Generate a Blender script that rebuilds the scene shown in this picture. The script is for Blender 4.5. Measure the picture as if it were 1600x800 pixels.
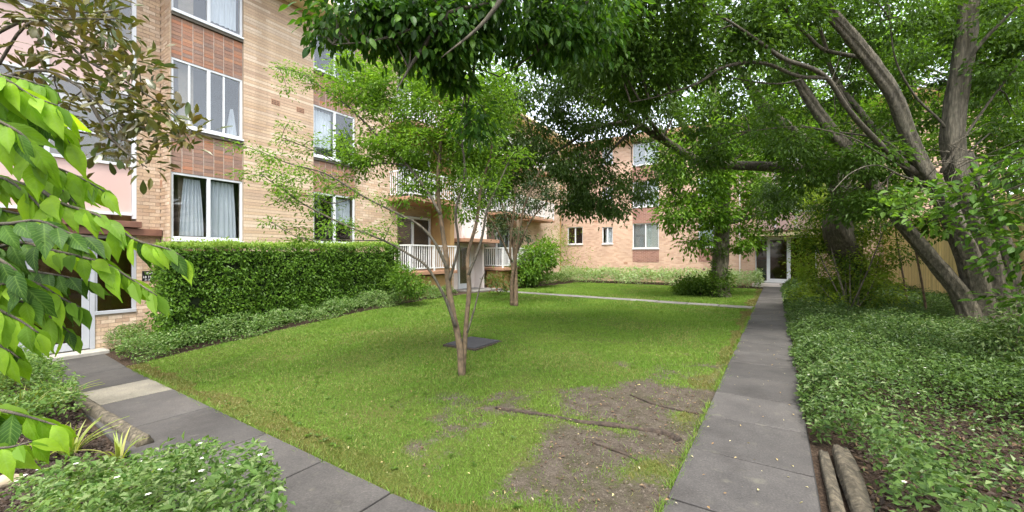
import bpy, bmesh, math, random
import numpy as np
from mathutils import Vector, Matrix

for o in list(bpy.data.objects): bpy.data.objects.remove(o)
C = bpy.context.scene.collection
rng = np.random.default_rng(11); random.seed(5)

# ------------------------------------------------------------------ camera, sky, sun, exposure
CAMH, FPX = 1.7, 630.0
YAW = math.atan2(400.0, 630.0); CY, SY = math.cos(YAW), math.sin(YAW)
cd = bpy.data.cameras.new('camera'); cam = bpy.data.objects.new('camera', cd); C.objects.link(cam)
cd.sensor_width = 36.0; cd.lens = 36.0 * FPX / 1600.0; cd.clip_start = 0.05; cd.clip_end = 2000
cam.location = (0, 0, CAMH); cam.rotation_euler = (math.radians(90), 0, YAW)
sc = bpy.context.scene; sc.camera = cam
sc.render.resolution_x = 1024; sc.render.resolution_y = 512
SUN_EL, SUN_AZ = math.radians(66), math.radians(146)      # azimuth measured clockwise from +Y
w = bpy.data.worlds.new('World'); sc.world = w; w.use_nodes = True
nt = w.node_tree; nt.nodes.clear()
sky = nt.nodes.new('ShaderNodeTexSky'); sky.sky_type = 'NISHITA'; sky.sun_disc = False
sky.sun_elevation = SUN_EL; sky.sun_rotation = SUN_AZ; sky.air_density = 1.0; sky.dust_density = 3.0; sky.ozone_density = 1.0
hs = nt.nodes.new('ShaderNodeHueSaturation'); hs.inputs['Saturation'].default_value = 0.35
bg = nt.nodes.new('ShaderNodeBackground'); bg.inputs[1].default_value = 0.15
wo = nt.nodes.new('ShaderNodeOutputWorld')
nt.links.new(sky.outputs[0], hs.inputs['Color']); nt.links.new(hs.outputs[0], bg.inputs[0]); nt.links.new(bg.outputs[0], wo.inputs[0])
sd = bpy.data.lights.new('sun', 'SUN'); sd.energy = 1.25; sd.angle = math.radians(22); sd.color = (1, .95, .87)
so = bpy.data.objects.new('sun', sd); C.objects.link(so)
sdir = Vector((math.sin(SUN_AZ)*math.cos(SUN_EL), math.cos(SUN_AZ)*math.cos(SUN_EL), math.sin(SUN_EL)))
so.rotation_euler = sdir.to_track_quat('Z', 'Y').to_euler(); so.location = sdir*60
sc.view_settings.view_transform = 'Standard'; sc.view_settings.look = 'None'
sc.view_settings.exposure = 2.2; sc.view_settings.gamma = 1.0; sc.view_settings.use_curve_mapping = False

# ------------------------------------------------------------------ small maths helpers
def U(px, py, Z):                       # a measured direction and distance -> a place in the courtyard
    a, b = (px-800)/FPX, (400-py)/FPX
    return np.array((Z*(CY*a-SY), Z*(SY*a+CY), CAMH+b*Z))
_tab = np.random.default_rng(3).random((64, 64))
def vn(x, y, s=1.0, seed=0):            # value noise, 0..1
    x = np.asarray(x, float)*s+seed*7.31; y = np.asarray(y, float)*s+seed*3.17
    xi, yi = np.floor(x).astype(int), np.floor(y).astype(int); fx, fy = x-xi, y-yi
    fx = fx*fx*(3-2*fx); fy = fy*fy*(3-2*fy)
    g = lambda i, j: _tab[(i) % 64, (j) % 64]
    return (g(xi,yi)*(1-fx)+g(xi+1,yi)*fx)*(1-fy)+(g(xi,yi+1)*(1-fx)+g(xi+1,yi+1)*fx)*fy
def fbm(x, y, s, seed=0): return .55*vn(x,y,s,seed)+.3*vn(x,y,s*2.1,seed+1)+.15*vn(x,y,s*4.3,seed+2)
def terr(x, y):
    x = np.asarray(x, float); y = np.asarray(y, float)
    wx = np.clip((-1-x)/10.0, 0, 1)
    L = np.interp(y, [-50, 2.5, 7, 11, 16, 22, 60], [-.45, -.45, -.05, .15, .1, 0, 0])
    return wx*L
def ground_at(px, py):
    a, b = (px-800)/FPX, (400-py)/FPX
    lo, hi = .5, 60.
    for _ in range(50):
        m = (lo+hi)/2; p = U(px, py, m)
        if p[2] > terr(p[0], p[1]): lo = m
        else: hi = m
    return U(px, py, lo)
def norm(v): return v/np.maximum(np.linalg.norm(v, axis=-1, keepdims=True), 1e-9)

# ------------------------------------------------------------------ materials
M = {}
def newmat(name):
    m = bpy.data.materials.new(name); m.use_nodes = True; t = m.node_tree
    b = t.nodes['Principled BSDF']; return m, t, b
def ramp(t, fac, stops):
    r = t.nodes.new('ShaderNodeValToRGB'); e = r.color_ramp.elements
    while len(e) < len(stops): e.new(.5)
    for k, (p, c) in enumerate(stops): e[k].position = p; e[k].color = (*c, 1)
    t.links.new(fac, r.inputs[0]); return r.outputs[0]
def noise(t, scale, detail=4, vec=None, rough=.55):
    n = t.nodes.new('ShaderNodeTexNoise'); n.inputs['Scale'].default_value = scale; n.inputs['Detail'].default_value = detail
    n.inputs['Roughness'].default_value = rough
    if vec is None: vec = t.nodes.new('ShaderNodeNewGeometry').outputs['Position']
    t.links.new(vec, n.inputs['Vector']); return n.outputs[0]
def mathn(t, op, a, b=None):
    n = t.nodes.new('ShaderNodeMath'); n.operation = op
    for k, v in enumerate((a, b)):
        if v is None: continue
        if isinstance(v, (int, float)): n.inputs[k].default_value = v
        else: t.links.new(v, n.inputs[k])
    return n.outputs[0]
def mixc(t, fac, a, b, mode='MIX'):
    n = t.nodes.new('ShaderNodeMix'); n.data_type = 'RGBA'; n.blend_type = mode
    for k, v in ((0, fac), (6, a), (7, b)):
        if isinstance(v, (int, float)): n.inputs[k].default_value = v
        elif isinstance(v, tuple): n.inputs[k].default_value = (*v, 1)
        else: t.links.new(v, n.inputs[k])
    return n.outputs[2]
def bump(t, b, h, strength=.3, dist=.02):
    n = t.nodes.new('ShaderNodeBump'); n.inputs['Strength'].default_value = strength; n.inputs['Distance'].default_value = dist
    t.links.new(h, n.inputs['Height']); t.links.new(n.outputs[0], b.inputs['Normal'])
def posmap(t, sx, sy, sz):
    g = t.nodes.new('ShaderNodeNewGeometry'); m = t.nodes.new('ShaderNodeMapping')
    m.inputs['Scale'].default_value = (sx, sy, sz); t.links.new(g.outputs['Position'], m.inputs[0]); return m.outputs[0]
def plain(name, c1, c2=None, scale=3., rough=.7, bs=0., metal=0., bscale=40., spec=.4):
    m, t, b = newmat(name); c2 = c2 or tuple(v*.8 for v in c1)
    n = noise(t, scale, 5); t.links.new(ramp(t, n, [(.3, c2), (.7, c1)]), b.inputs['Base Color'])
    b.inputs['Roughness'].default_value = rough; b.inputs['Metallic'].default_value = metal; b.inputs['Specular IOR Level'].default_value = spec
    if bs: bump(t, b, noise(t, bscale, 4), bs, .01)
    M[name] = m; return m
def leafmat(name, stops, trans=.35, rough=.45, tcol=None, spec=.4, veins=False):
    m, t, b = newmat(name)
    at = t.nodes.new('ShaderNodeAttribute'); at.attribute_name = 'rnd'
    oi = t.nodes.new('ShaderNodeObjectInfo')
    f = mathn(t, 'FRACT', mathn(t, 'ADD', at.outputs['Fac'], oi.outputs['Random']))
    col = ramp(t, f, stops)
    if veins:
        al = t.nodes.new('ShaderNodeAttribute'); al.attribute_name = 'along'; ac = t.nodes.new('ShaderNodeAttribute'); ac.attribute_name = 'across'
        sv = mathn(t, 'SINE', mathn(t, 'MULTIPLY', mathn(t, 'SUBTRACT', al.outputs['Fac'], mathn(t, 'MULTIPLY', ac.outputs['Fac'], .22)), 62.0))
        sv = mathn(t, 'MULTIPLY', mathn(t, 'POWER', mathn(t, 'MAXIMUM', sv, 0.0), 6.0), .28)
        mid = mathn(t, 'POWER', mathn(t, 'SUBTRACT', 1.0, ac.outputs['Fac']), 14.0)
        n9 = noise(t, 30, 4); col = mixc(t, .55, col, ramp(t, n9, [(.3, (.62,.66,.5)), (.7, (1.25,1.2,1.15))]), 'MULTIPLY')
        col = mixc(t, mathn(t, 'MINIMUM', mathn(t, 'ADD', sv, mathn(t, 'MULTIPLY', mid, .4)), .35), col, (.22,.36,.07))
        bump(t, b, sv, .4, .004)
    t.links.new(col, b.inputs['Base Color']); b.inputs['Roughness'].default_value = rough; b.inputs['Specular IOR Level'].default_value = spec
    tr = t.nodes.new('ShaderNodeBsdfTranslucent')
    tc = mixc(t, 1.0, col, tcol or (1.5, 1.55, .55), 'MULTIPLY'); t.links.new(tc, tr.inputs[0])
    mx = t.nodes.new('ShaderNodeMixShader'); mx.inputs[0].default_value = trans
    t.links.new(b.outputs[0], mx.inputs[1]); t.links.new(tr.outputs[0], mx.inputs[2])
    t.links.new(mx.outputs[0], t.nodes['Material Output'].inputs[0]); M[name] = m; return m
def ev(*cols):
    n = len(cols); return [(k/max(n-1, 1), c) for k, c in enumerate(cols)]

leafmat('leaf_fore', ev((0.1155,0.23,0.012), (0.189,0.34,0.018), (0.2625,0.42,0.03), (0.21,0.36,0.02)), .55, .5, spec=.25, veins=True)
leafmat('leaf_fore_dark', ev((.02,.055,.008), (.035,.09,.012), (.06,.14,.016)), .42, .5, spec=.2, veins=True)
leafmat('leaf_magnolia', ev((.13,.085,.03), (.05,.075,.018), (.14,.13,.03), (.10,.08,.03), (.06,.10,.025)), .2, .3, spec=.5)
leafmat('leaf_over', ev((0.0198,0.06187,0.009108), (0.04456,0.1134,0.01366), (0.0297,0.0825,0.01063), (0.1089,0.2166,0.02277)), .42, .42, spec=0.22)
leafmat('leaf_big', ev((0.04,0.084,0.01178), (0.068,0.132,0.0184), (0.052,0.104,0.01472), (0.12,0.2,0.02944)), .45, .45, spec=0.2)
leafmat('leaf_dark', ev((0.03472,0.07426,0.01335), (0.06447,0.1188,0.02338), (0.04959,0.09406,0.01837), (0.1091,0.1782,0.03758)), .4, .4, spec=0.25)
leafmat('leaf_bright', ev((0.0765,0.1615,0.0172), (0.119,0.2295,0.02346), (0.17,0.289,0.03519), (0.102,0.1955,0.02346)), .5, .45, spec=0.2)
leafmat('leaf_crepe', ev((0.06248,0.1428,0.01564), (0.1071,0.2094,0.02346), (0.1696,0.2856,0.03519), (0.08925,0.1714,0.0219)), .48, .45, spec=0.2)
leafmat('leaf_grey', ev((0.0315,0.0585,0.02484), (0.063,0.099,0.0414), (0.045,0.0765,0.03312), (0.099,0.135,0.05796)), .3, .4, spec=0.25)
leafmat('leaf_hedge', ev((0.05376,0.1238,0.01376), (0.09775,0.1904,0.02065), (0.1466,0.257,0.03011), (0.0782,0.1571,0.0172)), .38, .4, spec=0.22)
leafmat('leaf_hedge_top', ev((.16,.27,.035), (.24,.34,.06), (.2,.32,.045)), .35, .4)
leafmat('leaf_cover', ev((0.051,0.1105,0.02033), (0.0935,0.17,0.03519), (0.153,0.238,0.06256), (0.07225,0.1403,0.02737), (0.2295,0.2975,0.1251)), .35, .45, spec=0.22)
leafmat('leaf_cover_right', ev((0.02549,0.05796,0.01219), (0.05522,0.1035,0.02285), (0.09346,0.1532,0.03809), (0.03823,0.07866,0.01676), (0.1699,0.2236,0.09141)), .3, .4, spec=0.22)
leafmat('leaf_cover_pale', ev((.07,.145,.03), (.12,.215,.05), (.19,.28,.09), (.09,.175,.038), (.28,.35,.17)), .35, .45, spec=.2)
leafmat('leaf_variegated', ev((.12,.2,.06), (.2,.29,.11), (.3,.38,.2), (.15,.24,.075), (.42,.48,.32)), .35, .45, spec=.2)
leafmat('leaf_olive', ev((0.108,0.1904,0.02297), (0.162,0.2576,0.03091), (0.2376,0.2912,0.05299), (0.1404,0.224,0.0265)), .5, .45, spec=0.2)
leafmat('leaf_strap', ev((.16,.22,.03), (.26,.3,.06), (.12,.2,.025), (.33,.32,.1)), .35, .4)
leafmat('leaf_autumn', ev((.2,.06,.025), (.1,.16,.03), (.08,.14,.025), (.24,.1,.04)), .35, .45)
leafmat('petal', ev((.65,.65,.55), (.8,.8,.72)), .2, .6, tcol=(1,1,.9))
leafmat('dead_leaf', ev((.07,.037,.02), (.12,.075,.04), (.05,.03,.018), (.2,.14,.07), (.09,.055,.032)), .1, .75, tcol=(1,.9,.6))
leafmat('dry_leaf', ev((.28,.19,.08), (.4,.32,.14), (.2,.11,.05), (.5,.45,.2), (.33,.3,.2)), .1, .7, tcol=(1,.9,.6))
leafmat('grass', ev((0.07738,0.1602,0.0184), (0.119,0.2116,0.0276), (0.1607,0.2402,0.0414), (0.1012,0.183,0.0207), (0.2262,0.2288,0.0805)), .3, .6, spec=.2)
leafmat('grass_moss', ev((.135,.115,.025), (.10,.135,.02), (.16,.145,.04), (.11,.08,.025)), .25, .6)
plain('bark_grey', (.27,.225,.165), (.13,.105,.075), 6, .9)
def bark(name, c1, c2, vs=5, vz=.8, bs=.8, moss=.3):
    m, t, b = newmat(name)
    v = posmap(t, vs, vs, vz); n = noise(t, 4.5, 8, v, .65); n2 = noise(t, 1.6, 3)
    vo = t.nodes.new('ShaderNodeTexVoronoi'); vo.feature = 'DISTANCE_TO_EDGE'; vo.inputs['Scale'].default_value = 3.2; t.links.new(v, vo.inputs['Vector'])
    crack = ramp(t, vo.outputs[0], [(.0, (0,0,0)), (.16, (1,1,1))])
    col = ramp(t, n, [(.36, c2), (.5, tuple((a+q)/2 for a, q in zip(c1, c2))), (.64, c1)])
    col = mixc(t, mathn(t, 'MULTIPLY', mathn(t, 'SUBTRACT', 1.0, crack), .55), col, tuple(q*.6 for q in c2))
    n4 = noise(t, 11, 6); col = mixc(t, .6, col, ramp(t, n4, [(.35, (.6,.6,.58)), (.65, (1.3,1.3,1.25))]), 'MULTIPLY')
    col = mixc(t, mathn(t, 'MULTIPLY', n2, moss), col, (.13,.135,.07))
    t.links.new(col, b.inputs['Base Color']); b.inputs['Roughness'].default_value = .9; bump(t, b, n, bs, .05); M[name] = m
bark('bark_grey', (.165,.14,.105), (.042,.034,.026)); bark('bark_dark', (.13,.105,.08), (.035,.028,.022)); bark('bark_smooth', (.18,.115,.07), (.07,.042,.026), 3, 1.6, .4)
bark('bark_ivy', (.21,.18,.13), (.07,.06,.04)); bark('log_wood', (.17,.14,.10), (.05,.04,.028), 4, 1.2, 1.0, .12); bark('root_wood', (.075,.052,.036), (.03,.021,.015), 3, 3, .6, 0.)

def brickmat(name, swap, stops, mortar):
    m, t, b = newmat(name)
    g = t.nodes.new('ShaderNodeNewGeometry'); s = t.nodes.new('ShaderNodeSeparateXYZ'); cb = t.nodes.new('ShaderNodeCombineXYZ')
    t.links.new(g.outputs['Position'], s.inputs[0]); t.links.new(s.outputs[1 if swap else 0], cb.inputs[0]); t.links.new(s.outputs[2], cb.inputs[1])
    br = t.nodes.new('ShaderNodeTexBrick'); br.inputs['Scale'].default_value = 1.0; br.inputs['Mortar Size'].default_value = .006
    br.inputs['Brick Width'].default_value = .24; br.inputs['Row Height'].default_value = .086; br.inputs['Mortar Smooth'].default_value = .2
    br.inputs['Color1'].default_value = (0,0,0,1); br.inputs['Color2'].default_value = (1,1,1,1); br.inputs['Bias'].default_value = 0
    t.links.new(cb.outputs[0], br.inputs['Vector'])
    col = ramp(t, br.outputs['Color'], stops)
    col = mixc(t, br.outputs['Fac'], col, mortar)
    n = noise(t, .9, 4); col = mixc(t, .5, col, ramp(t, n, [(.3, (.75,.74,.73)), (.75, (1.12,1.1,1.07))]), 'MULTIPLY')
    t.links.new(col, b.inputs['Base Color']); b.inputs['Roughness'].default_value = .85
    bump(t, b, mathn(t, 'SUBTRACT', 1.0, br.outputs['Fac']), .5, .01); M[name] = m
TAN = [(0, (.46,.31,.215)), (.35, (.55,.40,.28)), (.7, (.60,.45,.33)), (1, (.50,.345,.245))]
brickmat('brick_tex_x', True, TAN, (.42,.36,.29)); brickmat('brick_tex_y', False, [(p, (c[0]*.98, c[1]*.9, c[2]*.9)) for p, c in TAN], (.44,.36,.30))
def brickpiece(name, stops):
    m, t, b = newmat(name)
    at = t.nodes.new('ShaderNodeAttribute'); at.attribute_name = 'rnd'; oi = t.nodes.new('ShaderNodeObjectInfo')
    f = mathn(t, 'FRACT', mathn(t, 'ADD', at.outputs['Fac'], oi.outputs['Random']))
    col = ramp(t, f, stops); n = noise(t, 28, 5); col = mixc(t, .6, col, ramp(t, n, [(.3, (.72,.70,.68)), (.7, (1.15,1.14,1.12))]), 'MULTIPLY')
    n2 = noise(t, .7, 4); col = mixc(t, .5, col, ramp(t, n2, [(.3, (.78,.76,.74)), (.72, (1.12,1.1,1.08))]), 'MULTIPLY')
    n6 = noise(t, 1.0, 5, posmap(t, 2.2, 2.2, .16)); col = mixc(t, .5, col, ramp(t, n6, [(.36, (.68,.66,.63)), (.55, (1.04,1.03,1.02))]), 'MULTIPLY')
    t.links.new(col, b.inputs['Base Color']); b.inputs['Roughness'].default_value = .85; bump(t, b, n, .35, .006); M[name] = m
brickpiece('brick_tan', [(0, (.48,.34,.225)), (.2, (.57,.43,.295)), (.42, (.47,.335,.235)), (.6, (.58,.45,.325)), (.8, (.64,.52,.40)), (1, (.42,.30,.21))])
brickpiece('brick_red', [(0, (.34,.175,.105)), (.25, (.21,.14,.115)), (.5, (.40,.21,.125)), (.7, (.24,.17,.14)), (.85, (.30,.17,.12)), (1, (.38,.165,.09))])
plain('mortar', (.36,.285,.21), (.28,.22,.16), 8, .95); plain('mortar_red', (.5,.41,.34), (.42,.34,.28), 8, .95)
plain('white_frame', (.66,.67,.68), (.58,.59,.60), 4, .4); plain('grey_frame', (.42,.43,.45), (.36,.37,.39), 3, .45)
plain('pink_panel', (.60,.42,.37), (.54,.37,.33), 1.2, .35, spec=.6); plain('pale_render', (.74,.66,.62), (.66,.58,.54), 1.5, .8)
plain('brown_timber', (.20,.095,.06), (.13,.06,.04), 6, .55); plain('terracotta', (.40,.225,.14), (.30,.165,.10), 4, .8)
plain('ochre_wall', (.40,.25,.10), (.30,.18,.07), 2, .85); plain('soffit', (.72,.58,.36), (.66,.52,.32), 1.2, .8)
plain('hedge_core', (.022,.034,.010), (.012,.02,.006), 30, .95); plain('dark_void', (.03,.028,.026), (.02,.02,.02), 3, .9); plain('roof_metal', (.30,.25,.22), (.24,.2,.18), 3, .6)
plain('curtain', (.74,.76,.80), (.66,.68,.73), 2, .85); plain('blind', (.30,.32,.33), (.25,.27,.28), 2, .8); plain('pale_blind', (.50,.55,.52), (.44,.49,.46), 2, .8)
plain('room_dark', (.055,.055,.06), (.03,.03,.033), 1.5, .9); plain('sill_dark', (.10,.085,.065), (.07,.06,.045), 8, .8)
plain('sign_black', (.015,.015,.017), (.012,.012,.013), 5, .4); plain('sign_white', (.8,.8,.8), (.75,.75,.75), 5, .5)
plain('white_metal', (.72,.72,.71), (.62,.62,.61), 5, .45); plain('step_stone', (.38,.36,.32), (.26,.245,.21), 6, .9, .4)
plain('green_box', (.03,.22,.12), (.02,.16,.09), 3, .5); plain('stone', (.36,.30,.2), (.22,.18,.12), 7, .9, .6, bscale=15)
def glassmat(name, tint, rough=.03, mixf=.25):
    m, t, b = newmat(name)
    g = t.nodes.new('ShaderNodeBsdfGlossy'); g.inputs['Roughness'].default_value = rough
    tr = t.nodes.new('ShaderNodeBsdfTransparent'); tr.inputs[0].default_value = (*tint, 1)
    ge = t.nodes.new('ShaderNodeNewGeometry'); dt = t.nodes.new('ShaderNodeVectorMath'); dt.operation = 'DOT_PRODUCT'
    t.links.new(ge.outputs['Normal'], dt.inputs[0]); t.links.new(ge.outputs['Incoming'], dt.inputs[1])
    f = mathn(t, 'ADD', mathn(t, 'POWER', mathn(t, 'SUBTRACT', 1.0, mathn(t, 'ABSOLUTE', dt.outputs['Value'])), 4.0), mixf)
    mx = t.nodes.new('ShaderNodeMixShader'); t.links.new(f, mx.inputs[0]); t.links.new(tr.outputs[0], mx.inputs[1]); t.links.new(g.outputs[0], mx.inputs[2])
    t.links.new(mx.outputs[0], t.nodes['Material Output'].inputs[0]); M[name] = m
glassmat('glass', (.9,.92,.92), .02, .09); glassmat('glass_dark', (.6,.57,.53), .03, .07)
def slabmat(name, c1, c2, spots):
    m, t, b = newmat(name)
    oi = t.nodes.new('ShaderNodeObjectInfo')
    n = noise(t, 1.7, 6, rough=.6); n2 = noise(t, 70, 3); n3 = noise(t, 9, 4)
    col = ramp(t, n, [(.3, c2), (.7, c1)]); col = mixc(t, .7, col, ramp(t, n2, [(.3, (.6,.6,.6)), (.6, (1.1,1.1,1.1)), (.78, (1.8,1.75,1.7))]), 'MULTIPLY')
    col = mixc(t, ramp(t, n3, [(.6, (0,0,0)), (.75, (.35,.35,.35))]), col, spots)
    n5 = noise(t, .75, 7, rough=.7); col = mixc(t, .85, col, ramp(t, n5, [(.34, (.52,.5,.48)), (.5, (.95,.95,.94)), (.68, (1.3,1.27,1.22))]), 'MULTIPLY')
    vo = t.nodes.new('ShaderNodeTexVoronoi'); vo.feature = 'DISTANCE_TO_EDGE'; vo.inputs['Scale'].default_value = .62
    gp = t.nodes.new('ShaderNodeNewGeometry'); ad = t.nodes.new('ShaderNodeVectorMath'); ad.operation = 'ADD'; nz = t.nodes.new('ShaderNodeTexNoise'); nz.inputs['Scale'].default_value = 3.0
    sc2 = t.nodes.new('ShaderNodeVectorMath'); sc2.operation = 'SCALE'; sc2.inputs['Scale'].default_value = .35
    t.links.new(gp.outputs['Position'], nz.inputs['Vector']); t.links.new(nz.outputs['Color'], sc2.inputs[0]); t.links.new(gp.outputs['Position'], ad.inputs[0]); t.links.new(sc2.outputs[0], ad.inputs[1]); t.links.new(ad.outputs[0], vo.inputs['Vector'])
    col = mixc(t, ramp(t, vo.outputs[0], [(0, (.4,.4,.4)), (.004, (0,0,0))]), col, (.03,.028,.025))
    k = mathn(t, 'ADD', mathn(t, 'MULTIPLY', oi.outputs['Random'], .4), .8)
    cc = t.nodes.new('ShaderNodeCombineColor'); [t.links.new(k, cc.inputs[q]) for q in range(3)]
    col = mixc(t, 1.0, col, cc.outputs[0], 'MULTIPLY')
    t.links.new(col, b.inputs['Base Color']); b.inputs['Roughness'].default_value = .88; bump(t, b, n2, .5, .006); M[name] = m
slabmat('slab', (.066,.061,.057), (.04,.037,.035), (.12,.115,.085)); slabmat('drain', (.05,.05,.055), (.03,.03,.034), (.05,.05,.05)); slabmat('slab_old', (.19,.175,.14), (.125,.115,.09), (.17,.17,.1)); slabmat('slab_pale', (.15,.145,.13), (.105,.10,.09), (.2,.21,.12))
def fencemat():
    m, t, b = newmat('paling'); oi = t.nodes.new('ShaderNodeObjectInfo'); n = noise(t, 6, 6, posmap(t, 9, 9, .7))
    col = ramp(t, n, [(.25, (.42,.29,.11)), (.55, (.62,.46,.20)), (.75, (.70,.55,.28))])
    k = mathn(t, 'ADD', mathn(t, 'MULTIPLY', oi.outputs['Random'], .45), .75)
    cc = t.nodes.new('ShaderNodeCombineColor'); [t.links.new(k, cc.inputs[q]) for q in range(3)]
    t.links.new(mixc(t, 1., col, cc.outputs[0], 'MULTIPLY'), b.inputs['Base Color']); b.inputs['Roughness'].default_value = .85; bump(t, b, n, .4, .01); M['paling'] = m
fencemat()
def groundmat():
    m, t, b = newmat('ground')
    al = t.nodes.new('ShaderNodeAttribute'); al.attribute_name = 'lawn'; ab = t.nodes.new('ShaderNodeAttribute'); ab.attribute_name = 'bare'
    n1 = noise(t, 1.1, 5); n2 = noise(t, 38, 5, rough=.7); n3 = noise(t, 7, 5)
    grass = ramp(t, n1, [(.3, (.06,.095,.015)), (.5, (.085,.115,.023)), (.7, (.11,.115,.035))])
    grass = mixc(t, .7, grass, ramp(t, n2, [(.3, (.5,.5,.45)), (.7, (1.35,1.3,1.2))]), 'MULTIPLY')
    dirt = ramp(t, n3, [(.25, (.058,.045,.034)), (.5, (.092,.075,.058)), (.75, (.125,.105,.083))])
    dirt = mixc(t, ramp(t, noise(t, 2.3, 6, rough=.65), [(.46, (0,0,0)), (.66, (.55,.55,.55))]), dirt, (.05,.052,.022)); dirt = mixc(t, .8, dirt, ramp(t, n2, [(.3, (.6,.6,.6)), (.7, (1.25,1.25,1.25))]), 'MULTIPLY')
    fb = mathn(t, 'ADD', ab.outputs['Fac'], mathn(t, 'MULTIPLY', mathn(t, 'SUBTRACT', n3, .5), .7))
    fb = mathn(t, 'ADD', fb, mathn(t, 'MULTIPLY', mathn(t, 'SUBTRACT', n2, .5), .9)); fbr = ramp(t, fb, [(.36, (0,0,0)), (.62, (1,1,1))])
    lawn = mixc(t, fbr, grass, dirt)
    mul = ramp(t, n2, [(.3, (.02,.014,.01)), (.5, (.05,.034,.023)), (.62, (.085,.06,.042)), (.75, (.04,.027,.019))])
    t.links.new(mixc(t, al.outputs['Fac'], mul, lawn), b.inputs['Base Color']); b.inputs['Roughness'].default_value = .95; b.inputs['Specular IOR Level'].default_value = .15
    n8 = noise(t, 14, 6, rough=.7); bump(t, b, mathn(t, 'ADD', n2, mathn(t, 'MULTIPLY', n8, 1.6)), .9, .03); M['ground'] = m
groundmat()

# ------------------------------------------------------------------ object helpers
TH = {}
def tag(o, label=None, cat=None, group=None, kind=None):
    if label: o['label'] = label
    if cat: o['category'] = cat
    if group: o['group'] = group
    if kind: o['kind'] = kind
    return o
def thing(name, label, cat, loc, group=None):
    o = bpy.data.objects.new(name, None); C.objects.link(o); o.location = tuple(float(v) for v in loc); o.empty_display_size = .2
    TH[o] = Matrix.Translation(Vector(o.location)); return tag(o, label, cat, group)
def link(name, me, mat=None, parent=None):
    o = bpy.data.objects.new(name, me); C.objects.link(o)
    if mat and not me.materials: me.materials.append(M[mat])
    if parent is not None:
        o.parent = parent
        if parent in TH: o.matrix_parent_inverse = TH[parent].inverted()
    return o
def npmesh(name, V, F, rnd=None, smooth=False, attrs=None):
    me = bpy.data.meshes.new(name); V = np.ascontiguousarray(V, np.float32); F = np.ascontiguousarray(F, np.int32)
    n, k = F.shape
    me.vertices.add(len(V)); me.vertices.foreach_set('co', V.ravel())
    me.loops.add(n*k); me.loops.foreach_set('vertex_index', F.ravel())
    me.polygons.add(n); me.polygons.foreach_set('loop_start', np.arange(0, n*k, k, dtype=np.int32)); me.polygons.foreach_set('loop_total', np.full(n, k, np.int32))
    me.polygons.foreach_set('use_smooth', np.full(n, bool(smooth)))
    for an, av in (attrs or {}).items():
        a = me.attributes.new(an, 'FLOAT', 'POINT'); a.data.foreach_set('value', np.ascontiguousarray(av, np.float32))
    if rnd is not None:
        a = me.attributes.new('rnd', 'FLOAT', 'POINT'); a.data.foreach_set('value', np.ascontiguousarray(rnd, np.float32))
    me.update(calc_edges=True); return me
BOXF = np.array([[0,3,2,1],[4,5,6,7],[0,1,5,4],[1,2,6,5],[2,3,7,6],[3,0,4,7]])
def boxes(L, rnd=None):                 # list of (x0,x1,y0,y1,z0,z1) -> V, F
    L = np.asarray(L, float).reshape(-1, 6); n = len(L)
    x0,x1,y0,y1,z0,z1 = L.T
    V = np.stack([np.stack(q, 1) for q in ((x0,y0,z0),(x1,y0,z0),(x1,y1,z0),(x0,y1,z0),(x0,y0,z1),(x1,y0,z1),(x1,y1,z1),(x0,y1,z1))], 1)
    F = (BOXF[None]+8*np.arange(n)[:, None, None]).reshape(-1, 4); return V.reshape(-1, 3), F
def boxobj(name, L, mat, parent=None, bev=0.):
    V, F = boxes(L); me = npmesh(name, V, F); o = link(name, me, mat, parent)
    if bev:
        mo = o.modifiers.new('bevel', 'BEVEL'); mo.width = bev; mo.segments = 2; mo.limit_method = 'ANGLE'
    return o
def catmull(P, n=5):
    P = np.asarray(P, float); Q = np.vstack([2*P[0]-P[1], P, 2*P[-1]-P[-2]]); out = []
    for i in range(1, len(Q)-2):
        for t in np.linspace(0, 1, n, endpoint=False):
            a, b, c, d = Q[i-1], Q[i], Q[i+1], Q[i+2]
            out.append(.5*((2*b)+(c-a)*t+(2*a-5*b+4*c-d)*t*t+(3*b-a-3*c+d)*t**3))
    out.append(Q[-2]); return np.array(out)
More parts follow.
